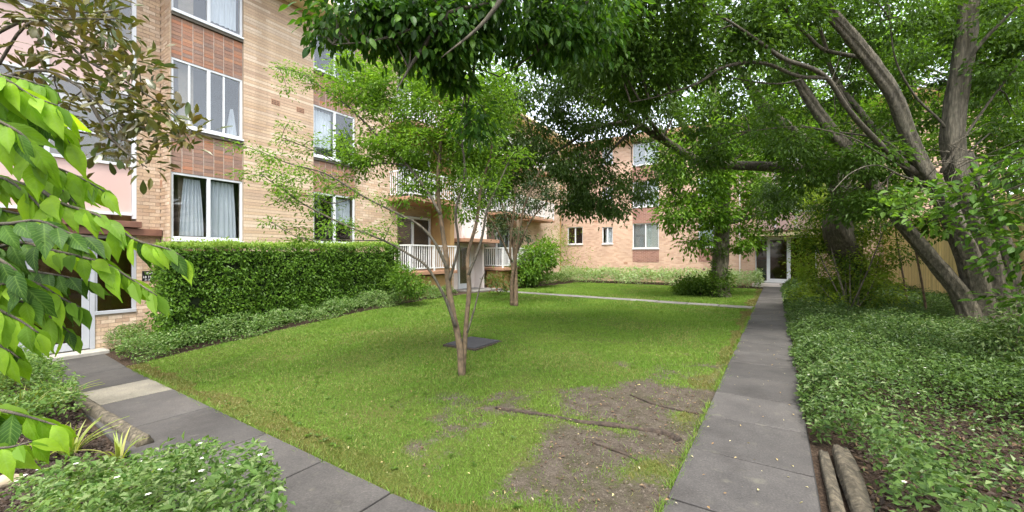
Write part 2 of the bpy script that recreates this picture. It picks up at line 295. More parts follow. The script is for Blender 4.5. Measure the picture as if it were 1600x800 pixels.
def tube(pts, rad, seg=8, sm=4, rough=0., flute=0.):
    PR = np.hstack([np.asarray(pts, float), np.asarray(rad, float)[:, None]])
    PR = catmull(PR, sm) if sm > 1 else PR
    P, R = PR[:, :3], np.maximum(PR[:, 3], .0012); n = len(P)
    T = norm(np.gradient(P, axis=0)); ref = np.array((.31, .95, .11)); A = norm(np.cross(T, ref)); B = np.cross(T, A)
    th = np.arange(seg)*2*np.pi/seg; rr = R[:, None]*np.ones((n, seg))
    if rough: rr = rr*(1+rough*(rng.random((n, seg))-.5)*2)
    if flute:
        ln = np.concatenate([[0], np.cumsum(np.linalg.norm(np.diff(P, axis=0), axis=1))])[:, None]; tw = th[None]+ln*.35
        rr = rr*(1+flute*2.6*(fbm(2.6*np.cos(tw)+ln*.25, 2.6*np.sin(tw)+9, 1., 3)-.5)+flute*1.8*(fbm(5.5*np.cos(tw)+ln*.5, 5.5*np.sin(tw)+ln*.3, 1., 7)-.5)+flute*.9*np.sin(th*3+ln*.8))
    V = P[:, None]+rr[:, :, None]*(np.cos(th)[None, :, None]*A[:, None]+np.sin(th)[None, :, None]*B[:, None])
    V = V.reshape(-1, 3); i = np.arange(n-1)[:, None]*seg; j = np.arange(seg); j2 = (j+1) % seg
    F = np.stack([i+j, i+j2, i+seg+j2, i+seg+j], -1).reshape(-1, 4)
    c0, c1 = len(V), len(V)+1; V = np.vstack([V, P[:1], P[-1:]])
    F = np.vstack([F, np.stack([np.full(seg, c0), j2, j, j], -1)[:, [0,1,2,2]], np.stack([np.full(seg, c1), (n-1)*seg+j, (n-1)*seg+j2, (n-1)*seg+j2], -1)])
    return V, F
def join(parts):
    Vs, Fs, o = [], [], 0
    for V, F in parts: Vs.append(V); Fs.append(F+o); o += len(V)
    return np.vstack(Vs), np.vstack(Fs)
def fixquads(V, F):                     # quads with a repeated corner become triangles
    bm = bmesh.new(); vs = [bm.verts.new(v) for v in V]
    for f in F:
        u = []
        for k in f:
            if k not in u: u.append(int(k))
        if len(u) >= 3:
            try: bm.faces.new([vs[k] for k in u])
            except ValueError: pass
    return bm
def tubeobj(name, parts, mat, parent=None, smooth=True):
    V, F = join(parts); me = bpy.data.meshes.new(name); bm = fixquads(V, F); bm.to_mesh(me); bm.free()
    me.polygons.foreach_set('use_smooth', np.full(len(me.polygons), smooth)); return link(name, me, mat, parent)

# leaves: P base, D direction, N up side
def leaves(P, D, N, L, W, rnd, fold=.22, droop=.12, kind='quad'):
    D = norm(D); S = norm(np.cross(D, N)); N = np.cross(S, D); n = len(P)
    L = np.asarray(L)[:, None]*np.ones((n, 1)); Wd = np.asarray(W)[:, None]*np.ones((n, 1))
    if kind == 'quad':
        V = np.stack([P, P+D*L*.48+S*Wd*.5+N*fold*Wd, P+D*L-N*droop*L, P+D*L*.48-S*Wd*.5+N*fold*Wd], 1).reshape(-1, 3)
        F = (np.array([[0,1,2],[0,2,3]])[None]+4*np.arange(n)[:, None, None]).reshape(-1, 3); k = 4
    else:
        V = np.stack([P, P+D*L*.28+S*Wd*.45+N*fold*Wd*.9, P+D*L*.62+S*Wd*.42+N*(fold*Wd*.85-droop*L*.3), P+D*L-N*droop*L,
                      P+D*L*.62-S*Wd*.42+N*(fold*Wd*.85-droop*L*.3), P+D*L*.28-S*Wd*.45+N*fold*Wd*.9], 1).reshape(-1, 3)
        F = (np.array([[0,1,2,3],[0,3,4,5]])[None]+6*np.arange(n)[:, None, None]).reshape(-1, 4); k = 6
    return V, F, np.repeat(rnd, k)
def rdir(n): return norm(rng.normal(size=(n, 3)))
def clumps(blobs, leafL, cl_r=.28, per=26, flat=.55, droop=.35, wr=.42, var=.35, km=1.0):
    """blobs: (centre, (rx,ry,rz), n_clusters) -> leaf arrays; clusters are small flattened sprays, so gaps stay between them"""
    P, D, N, cc = [], [], [], []
    for c, r, k in blobs:
        k = max(1, int(k*km)); q = rdir(k)*np.cbrt(rng.uniform(.08, 1, (k, 1))); q *= 1+.25*(rng.random((k, 1))-.5)
        ctr = np.asarray(c)+q*np.asarray(r); out = norm(q+np.array((0, 0, .15)))
        m = rng.integers(int(per*.5), int(per*1.5)+1, k); idx = np.repeat(np.arange(k), m); n = len(idx)
        sz = (cl_r*rng.uniform(.6, 1.4, k))[idx][:, None]
        off = rng.normal(size=(n, 3))*sz*np.array((.6, .6, .6*flat))
        P.append(ctr[idx]+off); D.append(norm(norm(off)*.8+out[idx]*.5+rdir(n)*.5+np.array((0, 0, -droop)))); N.append(norm(np.array((0, 0, 1.))+rdir(n)*.65))
        cc.append((rng.random(k)*.5)[idx]+rng.random(n)*.5)
    P, D, N, cc = map(np.concatenate, (P, D, N, cc)); n = len(P)
    L = leafL*rng.uniform(1-var, 1+var, n); return P, D, N, L, L*wr*rng.uniform(.8, 1.2, n), cc % 1.0
def leafstuff(name, arr, mat, parent=None, kind='quad', fold=.22, droop=.12):
    V, F, r = leaves(*arr, fold=fold, droop=droop, kind=kind); return tag(link(name, npmesh(name, V, F, r), mat, parent), kind='stuff')
def leafprotos(name, wr, n=5, fold=.16, droop=.22, mat=None, prof=None):
    """unit-long leaf shapes with a folded midrib, shared by all single leaves"""
    out = []
    prof = prof or [(0, .03), (.12, .5), (.3, .92), (.5, 1.), (.7, .78), (.87, .38), (1, .015)]
    for v in range(n):
        V, F = [], []; bend = droop*random.uniform(.5, 1.6); tw = random.uniform(-.25, .25); wv = random.uniform(.9, 1.1)
        for t, h in prof:
            hw = h*wr*.5*wv; z = -bend*t*t; a = tw*t; wav = .025*math.sin(t*9+v)
            V += [(t, -hw*math.cos(a), z+fold*hw*2*.5-hw*math.sin(a)+wav), (t, -hw*.5, z+fold*hw*.6+wav*.5), (t, 0, z), (t, hw*.5, z+fold*hw*.6-wav*.5), (t, hw*math.cos(a), z+fold*hw*2*.5+hw*math.sin(a)-wav)]
        for i in range(len(prof)-1):
            for j in range(4): F.append((i*5+j, i*5+j+1, i*5+5+j+1, i*5+5+j))
        k = np.arange(len(V)); me = npmesh(name, np.array(V), np.array(F), np.full(len(V), 0.), smooth=True, attrs={'along': np.array([p[0] for p in prof])[k//5], 'across': np.abs(k % 5-2)/2}); me.materials.append(M[mat]); out.append(me)
    return out
def leafparts(protos, parent, P, D, N, L, name='leaf'):
    D = norm(D); S = norm(np.cross(N, D)); N = np.cross(D, S)
    for i in range(len(P)):
        m = Matrix(((D[i][0], S[i][0], N[i][0], P[i][0]), (D[i][1], S[i][1], N[i][1], P[i][1]), (D[i][2], S[i][2], N[i][2], P[i][2]), (0, 0, 0, 1))) @ Matrix.Scale(float(L[i]), 4)
        o = bpy.data.objects.new(name, protos[i % len(protos)]); C.objects.link(o); o.parent = parent
        if parent in TH: o.matrix_parent_inverse = TH[parent].inverted()
        o.matrix_basis = m
def nearest_split(arr, n, zmin=.5):     # the n leaves that show largest from where the photo was taken, and the rest
    P = arr[0]; f = P@np.array((-SY, CY, 0)); r = P@np.array((CY, SY, 0)); ok = (f > zmin) & (np.abs(r/np.maximum(f, .1)) < 1.3) & (np.abs((P[:, 2]-CAMH)/np.maximum(f, .1)) < .66)
    size = np.where(ok, arr[3]/np.maximum(f, .1), 0); o = np.argsort(-size)
    return [a[o[:n]] for a in arr], [a[o[n:]] for a in arr]

# ------------------------------------------------------------------ the ground: one sheet to the horizon
def path_left(y): return -.60+(y-2.79)*(.41/24.1)
def path_right(y): return .30+(y-3.4)*(.38/23.6)
def lawn_near(x): return 2.02+np.clip(-x-2.1, 0, 20)*.062
BEDX = -10.35
gx = np.concatenate([[-900, -300, -100, -40, -22], np.arange(-17, -12.5, .5), np.arange(-12.5, 6, .1), np.arange(6, 10, .5), [14, 25, 60, 150, 400, 900]])
gy = np.concatenate([[-900, -300, -100, -40, -15], np.arange(-8, 0, .4), np.arange(0, 12, .1), np.arange(12, 30, .25), [34, 40, 60, 150, 400, 900]])
GX, GY = np.meshgrid(gx, gy)
def bare(x, y):
    e = 1.15-((x+.75)/1.45)**2-((y-4.5)/3.1)**2
    e2 = .36-((x+2.4)/1.5)**2*.5-((y-3.2)/1.5)**2*.5
    return np.clip(.5+.55*np.maximum(e, e2*.9)*1.0+(fbm(x, y, 1.6, 4)-.5)*1.3-.35, 0, 1)
lawnmask = ((GX > BEDX) & (GX < path_left(GY)) & (GY > lawn_near(GX)) & (GY < 24.2)).astype(float)
GZ = terr(GX, GY)+np.where(np.abs(GX) < 20, (fbm(GX, GY, .9, 9)-.5)*.05+(fbm(GX, GY, 4, 2)-.5)*.02, 0)*np.clip(lawnmask+.6, 0, 1)
nyy, nxx = GX.shape; ii = (np.arange(nyy-1)[:, None]*nxx+np.arange(nxx-1)[None]).ravel()
gm = npmesh('ground', np.stack([GX.ravel(), GY.ravel(), GZ.ravel()], 1), np.stack([ii, ii+1, ii+nxx+1, ii+nxx], 1), smooth=True, attrs={'lawn': lawnmask.ravel(), 'bare': bare(GX, GY).ravel()})
tag(link('ground', gm, 'ground'), kind='structure')

def slabs(name, quads, mats):           # each paving slab a piece of its own, joints open between them
    base_V, base_F = [], []
    root = None
    bed = []
    for q in quads: bed.append([np.array(p) for p in q])
    V = np.array([[p[0], p[1], float(terr(p[0], p[1]))+.003] for q in bed for p in q]); F = np.arange(len(V)).reshape(-1, 4)
    root = tag(link(name, npmesh(name, V, F), 'dark_void'), kind='structure')
    for k, q in enumerate(bed):
        c = sum(q)/4; g = .014; pts = []
        for p in q:
            d = c-p; l = np.linalg.norm(d); pts.append(p+d/l*g)
        V = []
        tilt = [random.uniform(-.004, .004) for _ in range(4)]
        for dz in (-.05, .030):
            for i, p in enumerate(pts): V.append((p[0], p[1], float(terr(p[0], p[1]))+dz+(tilt[i] if dz > 0 else 0)))
        me = npmesh('slab', np.array(V), BOXF); o = link('slab', me, mats[k] if isinstance(mats, list) else mats, root)
        mo = o.modifiers.new('bevel', 'BEVEL'); mo.width = .006; mo.segments = 1
    return root
ys = np.arange(-2.28, 26.6, .87)
slabs('garden_path', [((path_left(a), a), (path_right(a), a), (path_right(b), b), (path_left(b), b)) for a, b in zip(ys[:-1], ys[1:])], 'slab')
xs = [path_left(1.5), -1.45, -2.33, -3.25, -4.35, -5.9, -7.4, -8.55, -10.1, -12.1]
LN = lambda x: float(lawn_near(np.array(x)))
slabs('entry_path', [((b, LN(b)-.95), (a, LN(a)-.95), (a, LN(a)-.005), (b, LN(b)-.005)) for a, b in zip(xs[:-1], xs[1:])], ['slab']*6+['slab_old']+['slab']*2)
xs = np.linspace(-10.4, path_left(15.2)-.01, 11)
slabs('cross_path', [((a, 14.7+.03*(a+10)), (b, 14.7+.03*(b+10)), (b, 15.35+.03*(b+10)), (a, 15.35+.03*(a+10))) for a, b in zip(xs[:-1], xs[1:])], 'slab_pale')

# ------------------------------------------------------------------ apartment block on the left
WX, EX = -12.0, -12.65                  # main wall face, entry bay face
S = (2.1, 4.85, 7.6)                    # sill heights
WH = 1.62
TOP = 9.22
win_y = ((3.76, 5.32), (7.32, 8.84))
block = thing('apartment_block', 'long tan brick apartment block behind the hedge with red brick panels between windows', 'building', (-14, 8, 0))
def spans(lo, hi, holes):               # 1-D complement
    out, c = [], lo
    for a, b in sorted(holes):
        if a > c: out.append((c, a))
        c = max(c, b)
    if c < hi: out.append((c, hi))
    return out
holes = [(a, b, .98, TOP+.1) for a, b in win_y]      # window columns (window + red panel) run up the wall
core = []
for a, b in spans(3.74, 10.7, [(h[0], h[1]) for h in holes]): core.append((WX-.3, WX-.005, a, b, -.8, TOP))
for h in holes: core.append((WX-.3, WX-.005, h[0], h[1], -.8, h[2]))
wall = boxobj('wall', core, 'mortar', block)
bricks = []
nrow = int((TOP+.6)/.086)
for r in range(nrow):
    z0 = -.6+r*.086; z1 = z0+.076; off = .12*(r % 2)
    y = 3.745-.24+off
    while y < 10.7:
        segs = spans(max(y, 3.742), min(y+.23, 10.698), [(h[0]-.005, h[1]+.005) for h in holes if z1 > h[2] and z0 < h[3]])
        for a, b in segs:
            if b-a > .035: bricks.append((a, b, z0, z1))
        y += .24
B = np.array(bricks)
# the largest-looking bricks as single pieces: whole ones on the open wall beside the first window, above the hedge
def showsize(b):
    y, z = (b[0]+b[1])/2, (b[2]+b[3])/2; d = -SY*WX+CY*y
    vis = (abs((z-CAMH)/d) < .62) and z > 2.2
    return ((b[1]-b[0])*1.0/d**2) if vis and (b[1]-b[0]) > .2 else 0
sz = np.array([showsize(b) for b in B]); order = np.argsort(-sz); single = order[:300]; rest = order[300:]
def brickmesh(w, h=.076, d=.02):
    V, F = boxes([(-d, 0, 0, w, 0, h)]); me = npmesh('brick', V, F, np.zeros(8)); me.materials.append(M['brick_tan']); return me
bm_full = brickmesh(.23)
for k in single:
    a, b, z0, z1 = B[k]; o = bpy.data.objects.new('brick', bm_full); C.objects.link(o); o.parent = wall
    o.location = (WX+random.uniform(-.001, .002), a, z0); o.scale = (1, (b-a)/.23, 1)
jit = rng.uniform(-.0015, .002, len(rest))
L = [(WX-.02, WX+j, B[k][0], B[k][1], B[k][2], B[k][3]) for k, j in zip(rest, jit)]
# the return at the corner, the entry pier and the low wall beneath the side light are laid in the same bricks
for r in range(nrow):
    z0 = -.6+r*.086; off = .12*(r % 2)
    for x in np.arange(EX-.02+off, WX-.03, .24): L.append((max(x, EX+.003), min(x+.23, WX-.022), 3.734, 3.752, z0, z0+.076)) if min(x+.23, WX-.022)-max(x, EX+.003) > .03 else None
    for y in np.arange(3.30-.24+off, 3.74, .24):
        a, b = max(y, 3.302), min(y+.23, 3.738)
        if b-a > .03: L.append((EX-.02, EX, a, b, z0, z0+.076))
    if z0 < .30:
        for y in np.arange(2.58-.24+off, 3.30, .24):
            a, b = max(y, 2.582), min(y+.23, 3.298)
            if b-a > .03: L.append((EX-.02, EX+.0, a, b, z0, z0+.076))
V, F = boxes(L); rr = np.repeat(rng.random(len(L)), 8)
tag(link('brickwork', npmesh('brickwork', V, F, rr), 'brick_tan', wall), kind='stuff')
boxobj('entry_wall', [(EX-.3, EX-.008, 3.30, 3.99, -.8, TOP), (EX-.25, EX-.008, 2.58, 3.30, -.8, .38), (EX-.3, WX-.3, 3.99, 4.3, -.8, TOP), (EX-.31, WX-.301, 3.75, 3.9, -.8, TOP)], 'mortar', block)

def window_x(parent, X, y0, y1, z0, z1, split=(.5,), curtain=None, rec=.05, room=.9, mat='white_frame', glass='glass', bars=(), back='room_dark', lo=.4):
    """window in a wall facing +x: frame > panes, sill, curtain, room behind"""
    fx0, fx1 = X-rec-.06, X-rec; t = .055; L = [(fx0, fx1, y0, y1, z0, z0+t+.02), (fx0, fx1, y0, y1, z1-t, z1), (fx0, fx1, y0, y0+t, z0+t+.021, z1-t-.001), (fx0, fx1, y1-t, y1, z0+t+.021, z1-t-.001)]
    for s in split:
        ym = y0+(y1-y0)*s; L.append((fx0-.004, fx1+.012, ym-.035, ym+.035, z0+t+.021, z1-t-.001))
    for s in bars:
        ym = y0+(y1-y0)*s; L.append((fx0+.01, fx1-.012, ym-.022, ym+.022, z0+t+.021, z1-t-.001))
    fr = boxobj('window', L, mat, parent, .006)
    e = [y0+t]+[y0+(y1-y0)*s for s in split]+[y1-t]
    for a, b in zip(e[:-1], e[1:]): boxobj('pane', [(fx0+.024, fx0+.030, a, b, z0+t, z1-t)], glass, fr)
    boxobj('sill', [(X-rec-.05, X+.045, y0-.0, y1+.0, z0-.05, z0-.003)], mat, fr, .005)
    boxobj('room', [(X-room-.02, X-room, y0-lo, y1+.4, z0-.6, z1+.2), (X-room, X-.3, y0-lo-.0, y0-lo+.02, z0-.6, z1+.2), (X-room, X-.3, y1+.4, y1+.42, z0-.6, z1+.2), (X-room, X-.3, y0-lo, y1+.4, z1+.2, z1+.22), (X-room, X-.3, y0-lo, y1+.4, z0-.62, z0-.6)], back, fr)
    for c in curtain or ():
        drape('curtain', fr, X-rec-.16, *c)
    return fr
def drape(name, parent, x, ya, yb, za, zb, gather=0., mat='curtain'):
    n, m = 60, 8; t = np.linspace(0, 1, n); V = []
    for k in range(m):
        v = k/(m-1); sq = 1-gather*(v**1.5); mid = ya+(yb-ya)*(.5)
        yy = mid+(t-.5)*(yb-ya)*sq; xx = x+.035*np.sin(t*38+1.2*np.sin(t*7))*(.6+.4*v)
        V.append(np.stack([xx, yy, np.full(n, za+(zb-za)*v)], 1))
    V = np.vstack(V); i = (np.arange(m-1)[:, None]*n+np.arange(n-1)[None]).ravel()
    return link(name, npmesh(name, V, np.stack([i, i+1, i+n+1, i+n], 1), smooth=True), mat, parent)
def redpanel(parent, X, y0, y1, z0, z1, ncol):
    pan = boxobj('spandrel_panel', [(X-.2, X-.045, y0, y1, z0, z1)], 'mortar_red', parent)
    wd = (y1-y0)/ncol; hgt = .086; nr = int((z1-z0)/hgt); hgt = (z1-z0)/nr
    V, F = boxes([(-.02, 0, 0, wd-.02, 0, hgt-.009)]); me = npmesh('brick', V, F, np.zeros(8)); me.materials.append(M['brick_red'])
    for i in range(ncol):
        for j in range(nr):
            o = bpy.data.objects.new('brick', me); C.objects.link(o); o.parent = pan; o.location = (X-.036+random.uniform(-.003, .002), y0+i*wd+.006, z0+j*hgt+.004)
for ci, (a, b) in enumerate(win_y):
    for r in range(3):
        z0 = S[r]; z1 = z0+WH
        cur = None; sp = (.5,); bars = ()
        if ci == 0 and r == 0: cur = [(a+.22, a+.72, z0+.1, z1-.1, .35), (a+.78, b-.10, z0+.06, z1-.08, .2)]
        if ci == 0 and r == 1: bars = (.24, .72); cur = [(b-.32, b-.08, z0+.08, z0+.8, .8)]
        if ci == 0 and r == 2: cur = [(a+.8, b-.1, z0+.2, z1-.1, 0.)]
        if ci == 1 and r == 1: cur = [(a+.1, a+.7, z0+.35, z1-.1, 0.)]
        if ci == 1 and r == 0: cur = [(a+.75, b-.1, z0+.7, z1-.1, 0.)]
        window_x(block, WX, a, b, z0, z1, sp, cur, bars=bars, lo=.4 if ci else -.002)
        if r > 0:
            boxobj('sill_course', [(WX-.25, WX+.02, a+.001, b-.001, z0-.125, z0-.053)], 'sill_dark', block)
            redpanel(block, WX, a, b, S[r-1]+WH, z0-.127, 7)
        else: redpanel(block, WX, a, b, .985, z0-.053, 7)
for (y, z) in ((6.05, 6.05), (6.78, 6.05), (6.05, 3.5), (6.85, 3.5), (9.4, 6.0), (10.2, 5.9)):
    v = boxobj('air_brick', [(WX-.01, WX+.006, y, y+.24, z, z+.16)], 'terracotta', block)
    boxobj('slot', [(WX+.006, WX+.008, y+.02+i*.043, y+.045+i*.043, z+.02+j*.045, z+.045+j*.045) for i in range(5) for j in range(3)], 'dark_void', v)
for z in (6.1, 3.4): boxobj('air_brick', [(EX+.02, EX+.16, 3.732, 3.745, z, z+.16)], 'terracotta', block)
# roof with overhanging eave
boxobj('eave_soffit', [(-22, WX+.62, -6, 25.4, TOP, TOP+.05)], 'soffit', block)
boxobj('roof', [(-22, WX+.66, -6.05, 25.45, TOP+.05, TOP+.30)], 'roof_metal', block)
boxobj('gutter', [(WX+.662, WX+.76, -6, 25.4, TOP+.12, TOP+.27)], 'soffit', block, .02)
boxobj('rear_wall', [(-21, -20.7, -6, 25, -.8, TOP), (-20.7, EX-.31, -6, -5.7, -.8, TOP)], 'brick_tex_x', block)

# entry bay: glazed stair well with pink panels, door, side light, canopy, number plate
zb = (2.68, 3.82, 5.50, 6.75, 8.3, TOP)
boxobj('wall_return', [(EX-.3, EX-.01, -6, .55, -.8, TOP)], 'brick_tex_x', block)
for k, (z0, z1) in enumerate(((zb[0], zb[1]), (zb[2], zb[3]), (zb[4], zb[5]))):
    boxobj('pink_panel', [(EX-.08, EX-.045, .6, 3.22, z0, z1)], 'pink_panel', block)
mul = [(EX-.09, EX+.0, 3.225, 3.30, 2.58, TOP-.002), (EX-.09, EX+.0, .55, .6, 2.58, TOP-.002), (EX-.088, EX-.012, 1.86, 1.93, 2.60, TOP-.004)]
for z in zb: mul.append((EX-.092, EX+.012, .602, 3.223, z-.03, z+.03))
fr = boxobj('stair_window', mul+[(EX-.086, EX-.004, .603, 3.222, 4.42, 4.46)], 'white_frame', block)
for z0, z1 in ((zb[1], 4.42), (4.46, zb[2]), (zb[3], zb[4])): boxobj('pane', [(EX-.06, EX-.052, .6, 3.22, z0+.03, z1-.03)], 'glass', fr)
boxobj('stair_hall', [(EX-1.9, EX-1.85, .4, 3.4, -.5, TOP), (EX-1.85, EX-.31, .35, .40, -.5, TOP), (EX-1.85, EX-.31, 3.29, 3.299, -.5, TOP)], 'ochre_wall', block)
boxobj('landing', [(EX-1.85, EX-.1, .4, 3.28, z, z+.18) for z in (-.52, 2.3, 5.0, 7.8)], 'pale_render', block)
boxobj('canopy', [(EX-.06, EX+.30, .3, 3.32, 2.36, 2.50), (EX-.06, EX+.22, .3, 3.72, 2.18, 2.34)], 'brown_timber', block, .008)
dz0, dz1 = -.34, 2.17
dr = boxobj('door', [(EX-.06, EX-.01, 1.60, 1.72, dz0, 2.0), (EX-.06, EX-.01, 2.40, 2.52, dz0, 2.0), (EX-.06, EX-.01, 1.721, 2.399, dz0, dz0+.17), (EX-.06, EX-.01, 1.721, 2.399, 1.88, 2.0)], 'grey_frame', block, .006)
boxobj('pane', [(EX-.04, EX-.032, 1.72, 2.40, dz0+.17, 1.88)], 'glass_dark', dr)
boxobj('handle', [(EX-.005, EX+.05, 1.76, 1.79, .65, .95)], 'white_metal', dr, .008)
boxobj('door_frame', [(EX-.08, EX+.02, 1.53, 1.595, dz0-.02, dz1), (EX-.08, EX+.02, 2.525, 2.60, dz0-.02, dz1), (EX-.08, EX+.02, 1.596, 2.524, 2.01, dz1)], 'grey_frame', block, .004)
sl = boxobj('side_light', [(EX-.07, EX+.03, 2.601, 3.298, .385, .46), (EX-.07, EX+.0, 3.22, 3.298, .461, dz1), (EX-.07, EX+.0, 2.601, 2.64, .461, dz1), (EX-.07, EX+.0, 2.641, 3.219, 2.1, dz1)], 'grey_frame', block, .004)
boxobj('pane', [(EX-.04, EX-.032, 2.62, 3.23, .45, 2.12)], 'glass_dark', sl)
sl = boxobj('side_light', [(EX-.07, EX+.0, .6, .66, dz0, dz1), (EX-.07, EX+.0, 1.47, 1.528, dz0, dz1), (EX-.07, EX+.0, .661, 1.469, dz0, dz0+.1)], 'grey_frame', block, .004)
boxobj('pane', [(EX-.04, EX-.032, .64, 1.49, dz0+.05, 2.12)], 'glass_dark', sl)
step = boxobj('door_step', [(EX-.1, EX+.42, 1.42, 2.75, -.55, -.365)], 'step_stone', block, .012)
pl = boxobj('number_plate', [(EX, EX+.012, 3.40, 3.68, 1.10, 1.34)], 'sign_black', block, .002)
def text_x(body, X, y, z, size, parent, mat='sign_white'):       # lettering that faces +x
    cu = bpy.data.curves.new('lettering', 'FONT'); cu.body = body; cu.size = size; cu.align_x = 'CENTER'; cu.align_y = 'CENTER'; cu.extrude = .001
    tmp = bpy.data.objects.new('tmp', cu); C.objects.link(tmp); bpy.context.view_layer.update()
    me = bpy.data.meshes.new_from_object(tmp.evaluated_get(bpy.context.evaluated_depsgraph_get())); bpy.data.objects.remove(tmp)
    me.materials.clear(); o = link('lettering', me, mat, parent); o.rotation_euler = (math.pi/2, 0, math.pi/2); o.location = (X, y, z); return o
text_x('UNITS', EX+.014, 3.54, 1.285, .066, pl); text_x('18 19 20', EX+.014, 3.54, 1.19, .075, pl); text_x('21 22 23', EX+.014, 3.54, 1.125, .055, pl)

# the rest of the wing: recessed living-room doors with balconies, a pale stair bay, more balconies
boxobj('wing_wall', [(WX-.55, WX-.35, 10.7, 25, -.3, TOP), (WX-.3, WX-.002, 13.3, 14.0, -.3, TOP), (WX-.345, WX-.003, 10.701, 13.3, -.3, .9), (WX-.345, WX-.003, 17.6, 25, -.3, .9), (WX-.345, WX-.004, 19.4, 25, .9, TOP)], 'brick_tex_x', block)
boxobj('brick_fin', [(WX-.34, WX+.75, 12.9, 13.15, 1.12, TOP-.002)], 'ochre_wall', block)
stair = boxobj('stair_bay', [(WX-.34, WX+.45, 14.0, 15.9, 2.5, TOP-.002)], 'pale_render', block)
boxobj('stair_glazing', [(WX+.451, WX+.49, 14.1+i*.62, 14.16+i*.62, 2.6, TOP-.1) for i in range(3)]+[(WX+.452, WX+.48, 14.1, 15.8, z-.03, z+.03) for z in (3.9, 5.4, 6.7, 8.2)], 'white_frame', block)
boxobj('canopy', [(WX-.3, WX+1.0, 13.6, 16.2, 2.32, 2.48)], 'terracotta', block, .01)
boxobj('entry_recess', [(WX-.345, WX-.2, 14.0, 15.9, -.2, 2.3), (WX-.2, WX+.3, 15.75, 15.9, -.2, 2.3)], 'pale_render', block)
fd = boxobj('door', [(WX-.199, WX-.15, 14.5, 14.6, .15, 2.2), (WX-.199, WX-.15, 15.3, 15.4, .15, 2.2), (WX-.199, WX-.15, 14.601, 15.299, 2.1, 2.2), (WX-.199, WX-.15, 14.601, 15.299, .15, .4)], 'white_frame', block)
boxobj('pane', [(WX-.18, WX-.17, 14.6, 15.3, .4, 2.1)], 'glass_dark', fd)
boxobj('landing', [(WX-.2, WX+1.3, 13.9, 16.0, .0, .16)], 'slab_pale', block)
def balcony(y0, y1, z, x1=-10.85):
    sl = boxobj('balcony', [(WX-.3, x1, y0, y1, z-.13, z)], 'terracotta', block, .01)
    boxobj('handrail', [(x1-.09, x1-.03, y0+.02, y1-.02, z+.95, z+1.0), (WX+.02, x1-.092, y0+.03, y0+.09, z+.95, z+1.0), (x1-.08, x1-.04, y0+.03, y1-.03, z+.10, z+.14), (WX+.02, x1-.082, y0+.04, y0+.08, z+.10, z+.14)], 'white_metal', sl)
    V, F = boxes([(-.012, .012, -.012, .012, 0, .81)]); me = npmesh('baluster', V, F); me.materials.append(M['white_metal'])
    pts = [(x1-.06, y) for y in np.arange(y0+.08, y1-.03, .115)]+[(x, y0+.06) for x in np.arange(WX+.06, x1-.1, .115)]
    for x, y in pts:
        o = bpy.data.objects.new('baluster', me); C.objects.link(o); o.parent = sl; o.location = (x, y, z+.14)
    V, F = boxes([(-.03, .03, -.03, .03, 0, .945)]); me = npmesh('post', V, F); me.materials.append(M['white_metal'])
    for y in (y0+.06, (y0+y1)/2, y1-.06):
        o = bpy.data.objects.new('post', me); C.objects.link(o); o.parent = sl; o.location = (x1-.061, y, z)
def slider(y0, y1, z):
    fr = boxobj('balcony_door', [(WX-.35, WX-.29, y0, y1, z+2.1, z+2.2), (WX-.35, WX-.29, y0, y0+.08, z+.02, z+2.099), (WX-.35, WX-.29, y1-.08, y1, z+.02, z+2.099), (WX-.35, WX-.285, (y0+y1)/2-.05, (y0+y1)/2+.05, z+.02, z+2.099)], 'white_frame', block)
    boxobj('pane', [(WX-.33, WX-.325, y0+.08, y1-.08, z+.03, z+2.1)], 'glass', fr); boxobj('room', [(WX-.3499, WX-.345, y0+.05, y1-.05, z+.03, z+2.1)], 'room_dark', fr)
for z in (1.12, 3.87, 6.62):
    balcony(10.25, 12.88, z); slider(10.75, 12.8, z)
    balcony(16.3, 19.2, z); slider(16.6, 19.1, z)
    slider(20.0, 21.6, z); balcony(19.6, 22.2, z, -11.0)
boxobj('undercroft', [(WX, -11.0, 10.4, 12.7, -.2, .945)], 'ochre_wall', block); boxobj('undercroft', [(WX, -11.1, 16.5, 19.0, -.2, .945)], 'ochre_wall', block)

# ------------------------------------------------------------------ apartment block across the end
FY = 27.0
far = thing('apartment_block', 'tan brick apartment block across the far end of the lawn with red panels', 'building', (-4, 30, 0))
cols = [(-12.35, -11.15, 2.55, 1.25, False), (-9.72, -8.97, 2.55, 1.15, False), (-7.62, -5.93, 2.2, 1.65, True), (-3.60, -1.92, 2.25, 1.65, True)]
rects = []
xe = -13.1
segs = []
fw_holes = []
for (a, b, z0, h, red) in cols:
    for r in range(3): fw_holes.append((a, b, z0+2.75*r, z0+2.75*r+h))
for a, b in spans(-13.1, -1.0, [(c[0], c[1]) for c in cols]): rects.append((a, b, FY, FY+.3, -.3, 9.3))
for (a, b, z0, h, red) in cols:
    lim = [-.3]
    for r in range(3): lim += [z0+2.75*r, z0+2.75*r+h]
    lim.append(9.3)
    for k in range(0, len(lim), 2): rects.append((a, b, FY, FY+.3, lim[k], lim[k+1]))
rects += [(2.6, 9, FY, FY+.3, -.3, 9.3), (-13.1, -12.8, FY+.301, 40, -.3, 9.3), (-1.0, 2.6, FY+.0, FY+.3, 8.9, 9.3)]
boxobj('wall', rects, 'brick_tex_y', far)
brickmat('brick_red_tex', False, [(0, (.22,.10,.075)), (.5, (.30,.15,.11)), (1, (.26,.12,.085))], (.42,.33,.28))
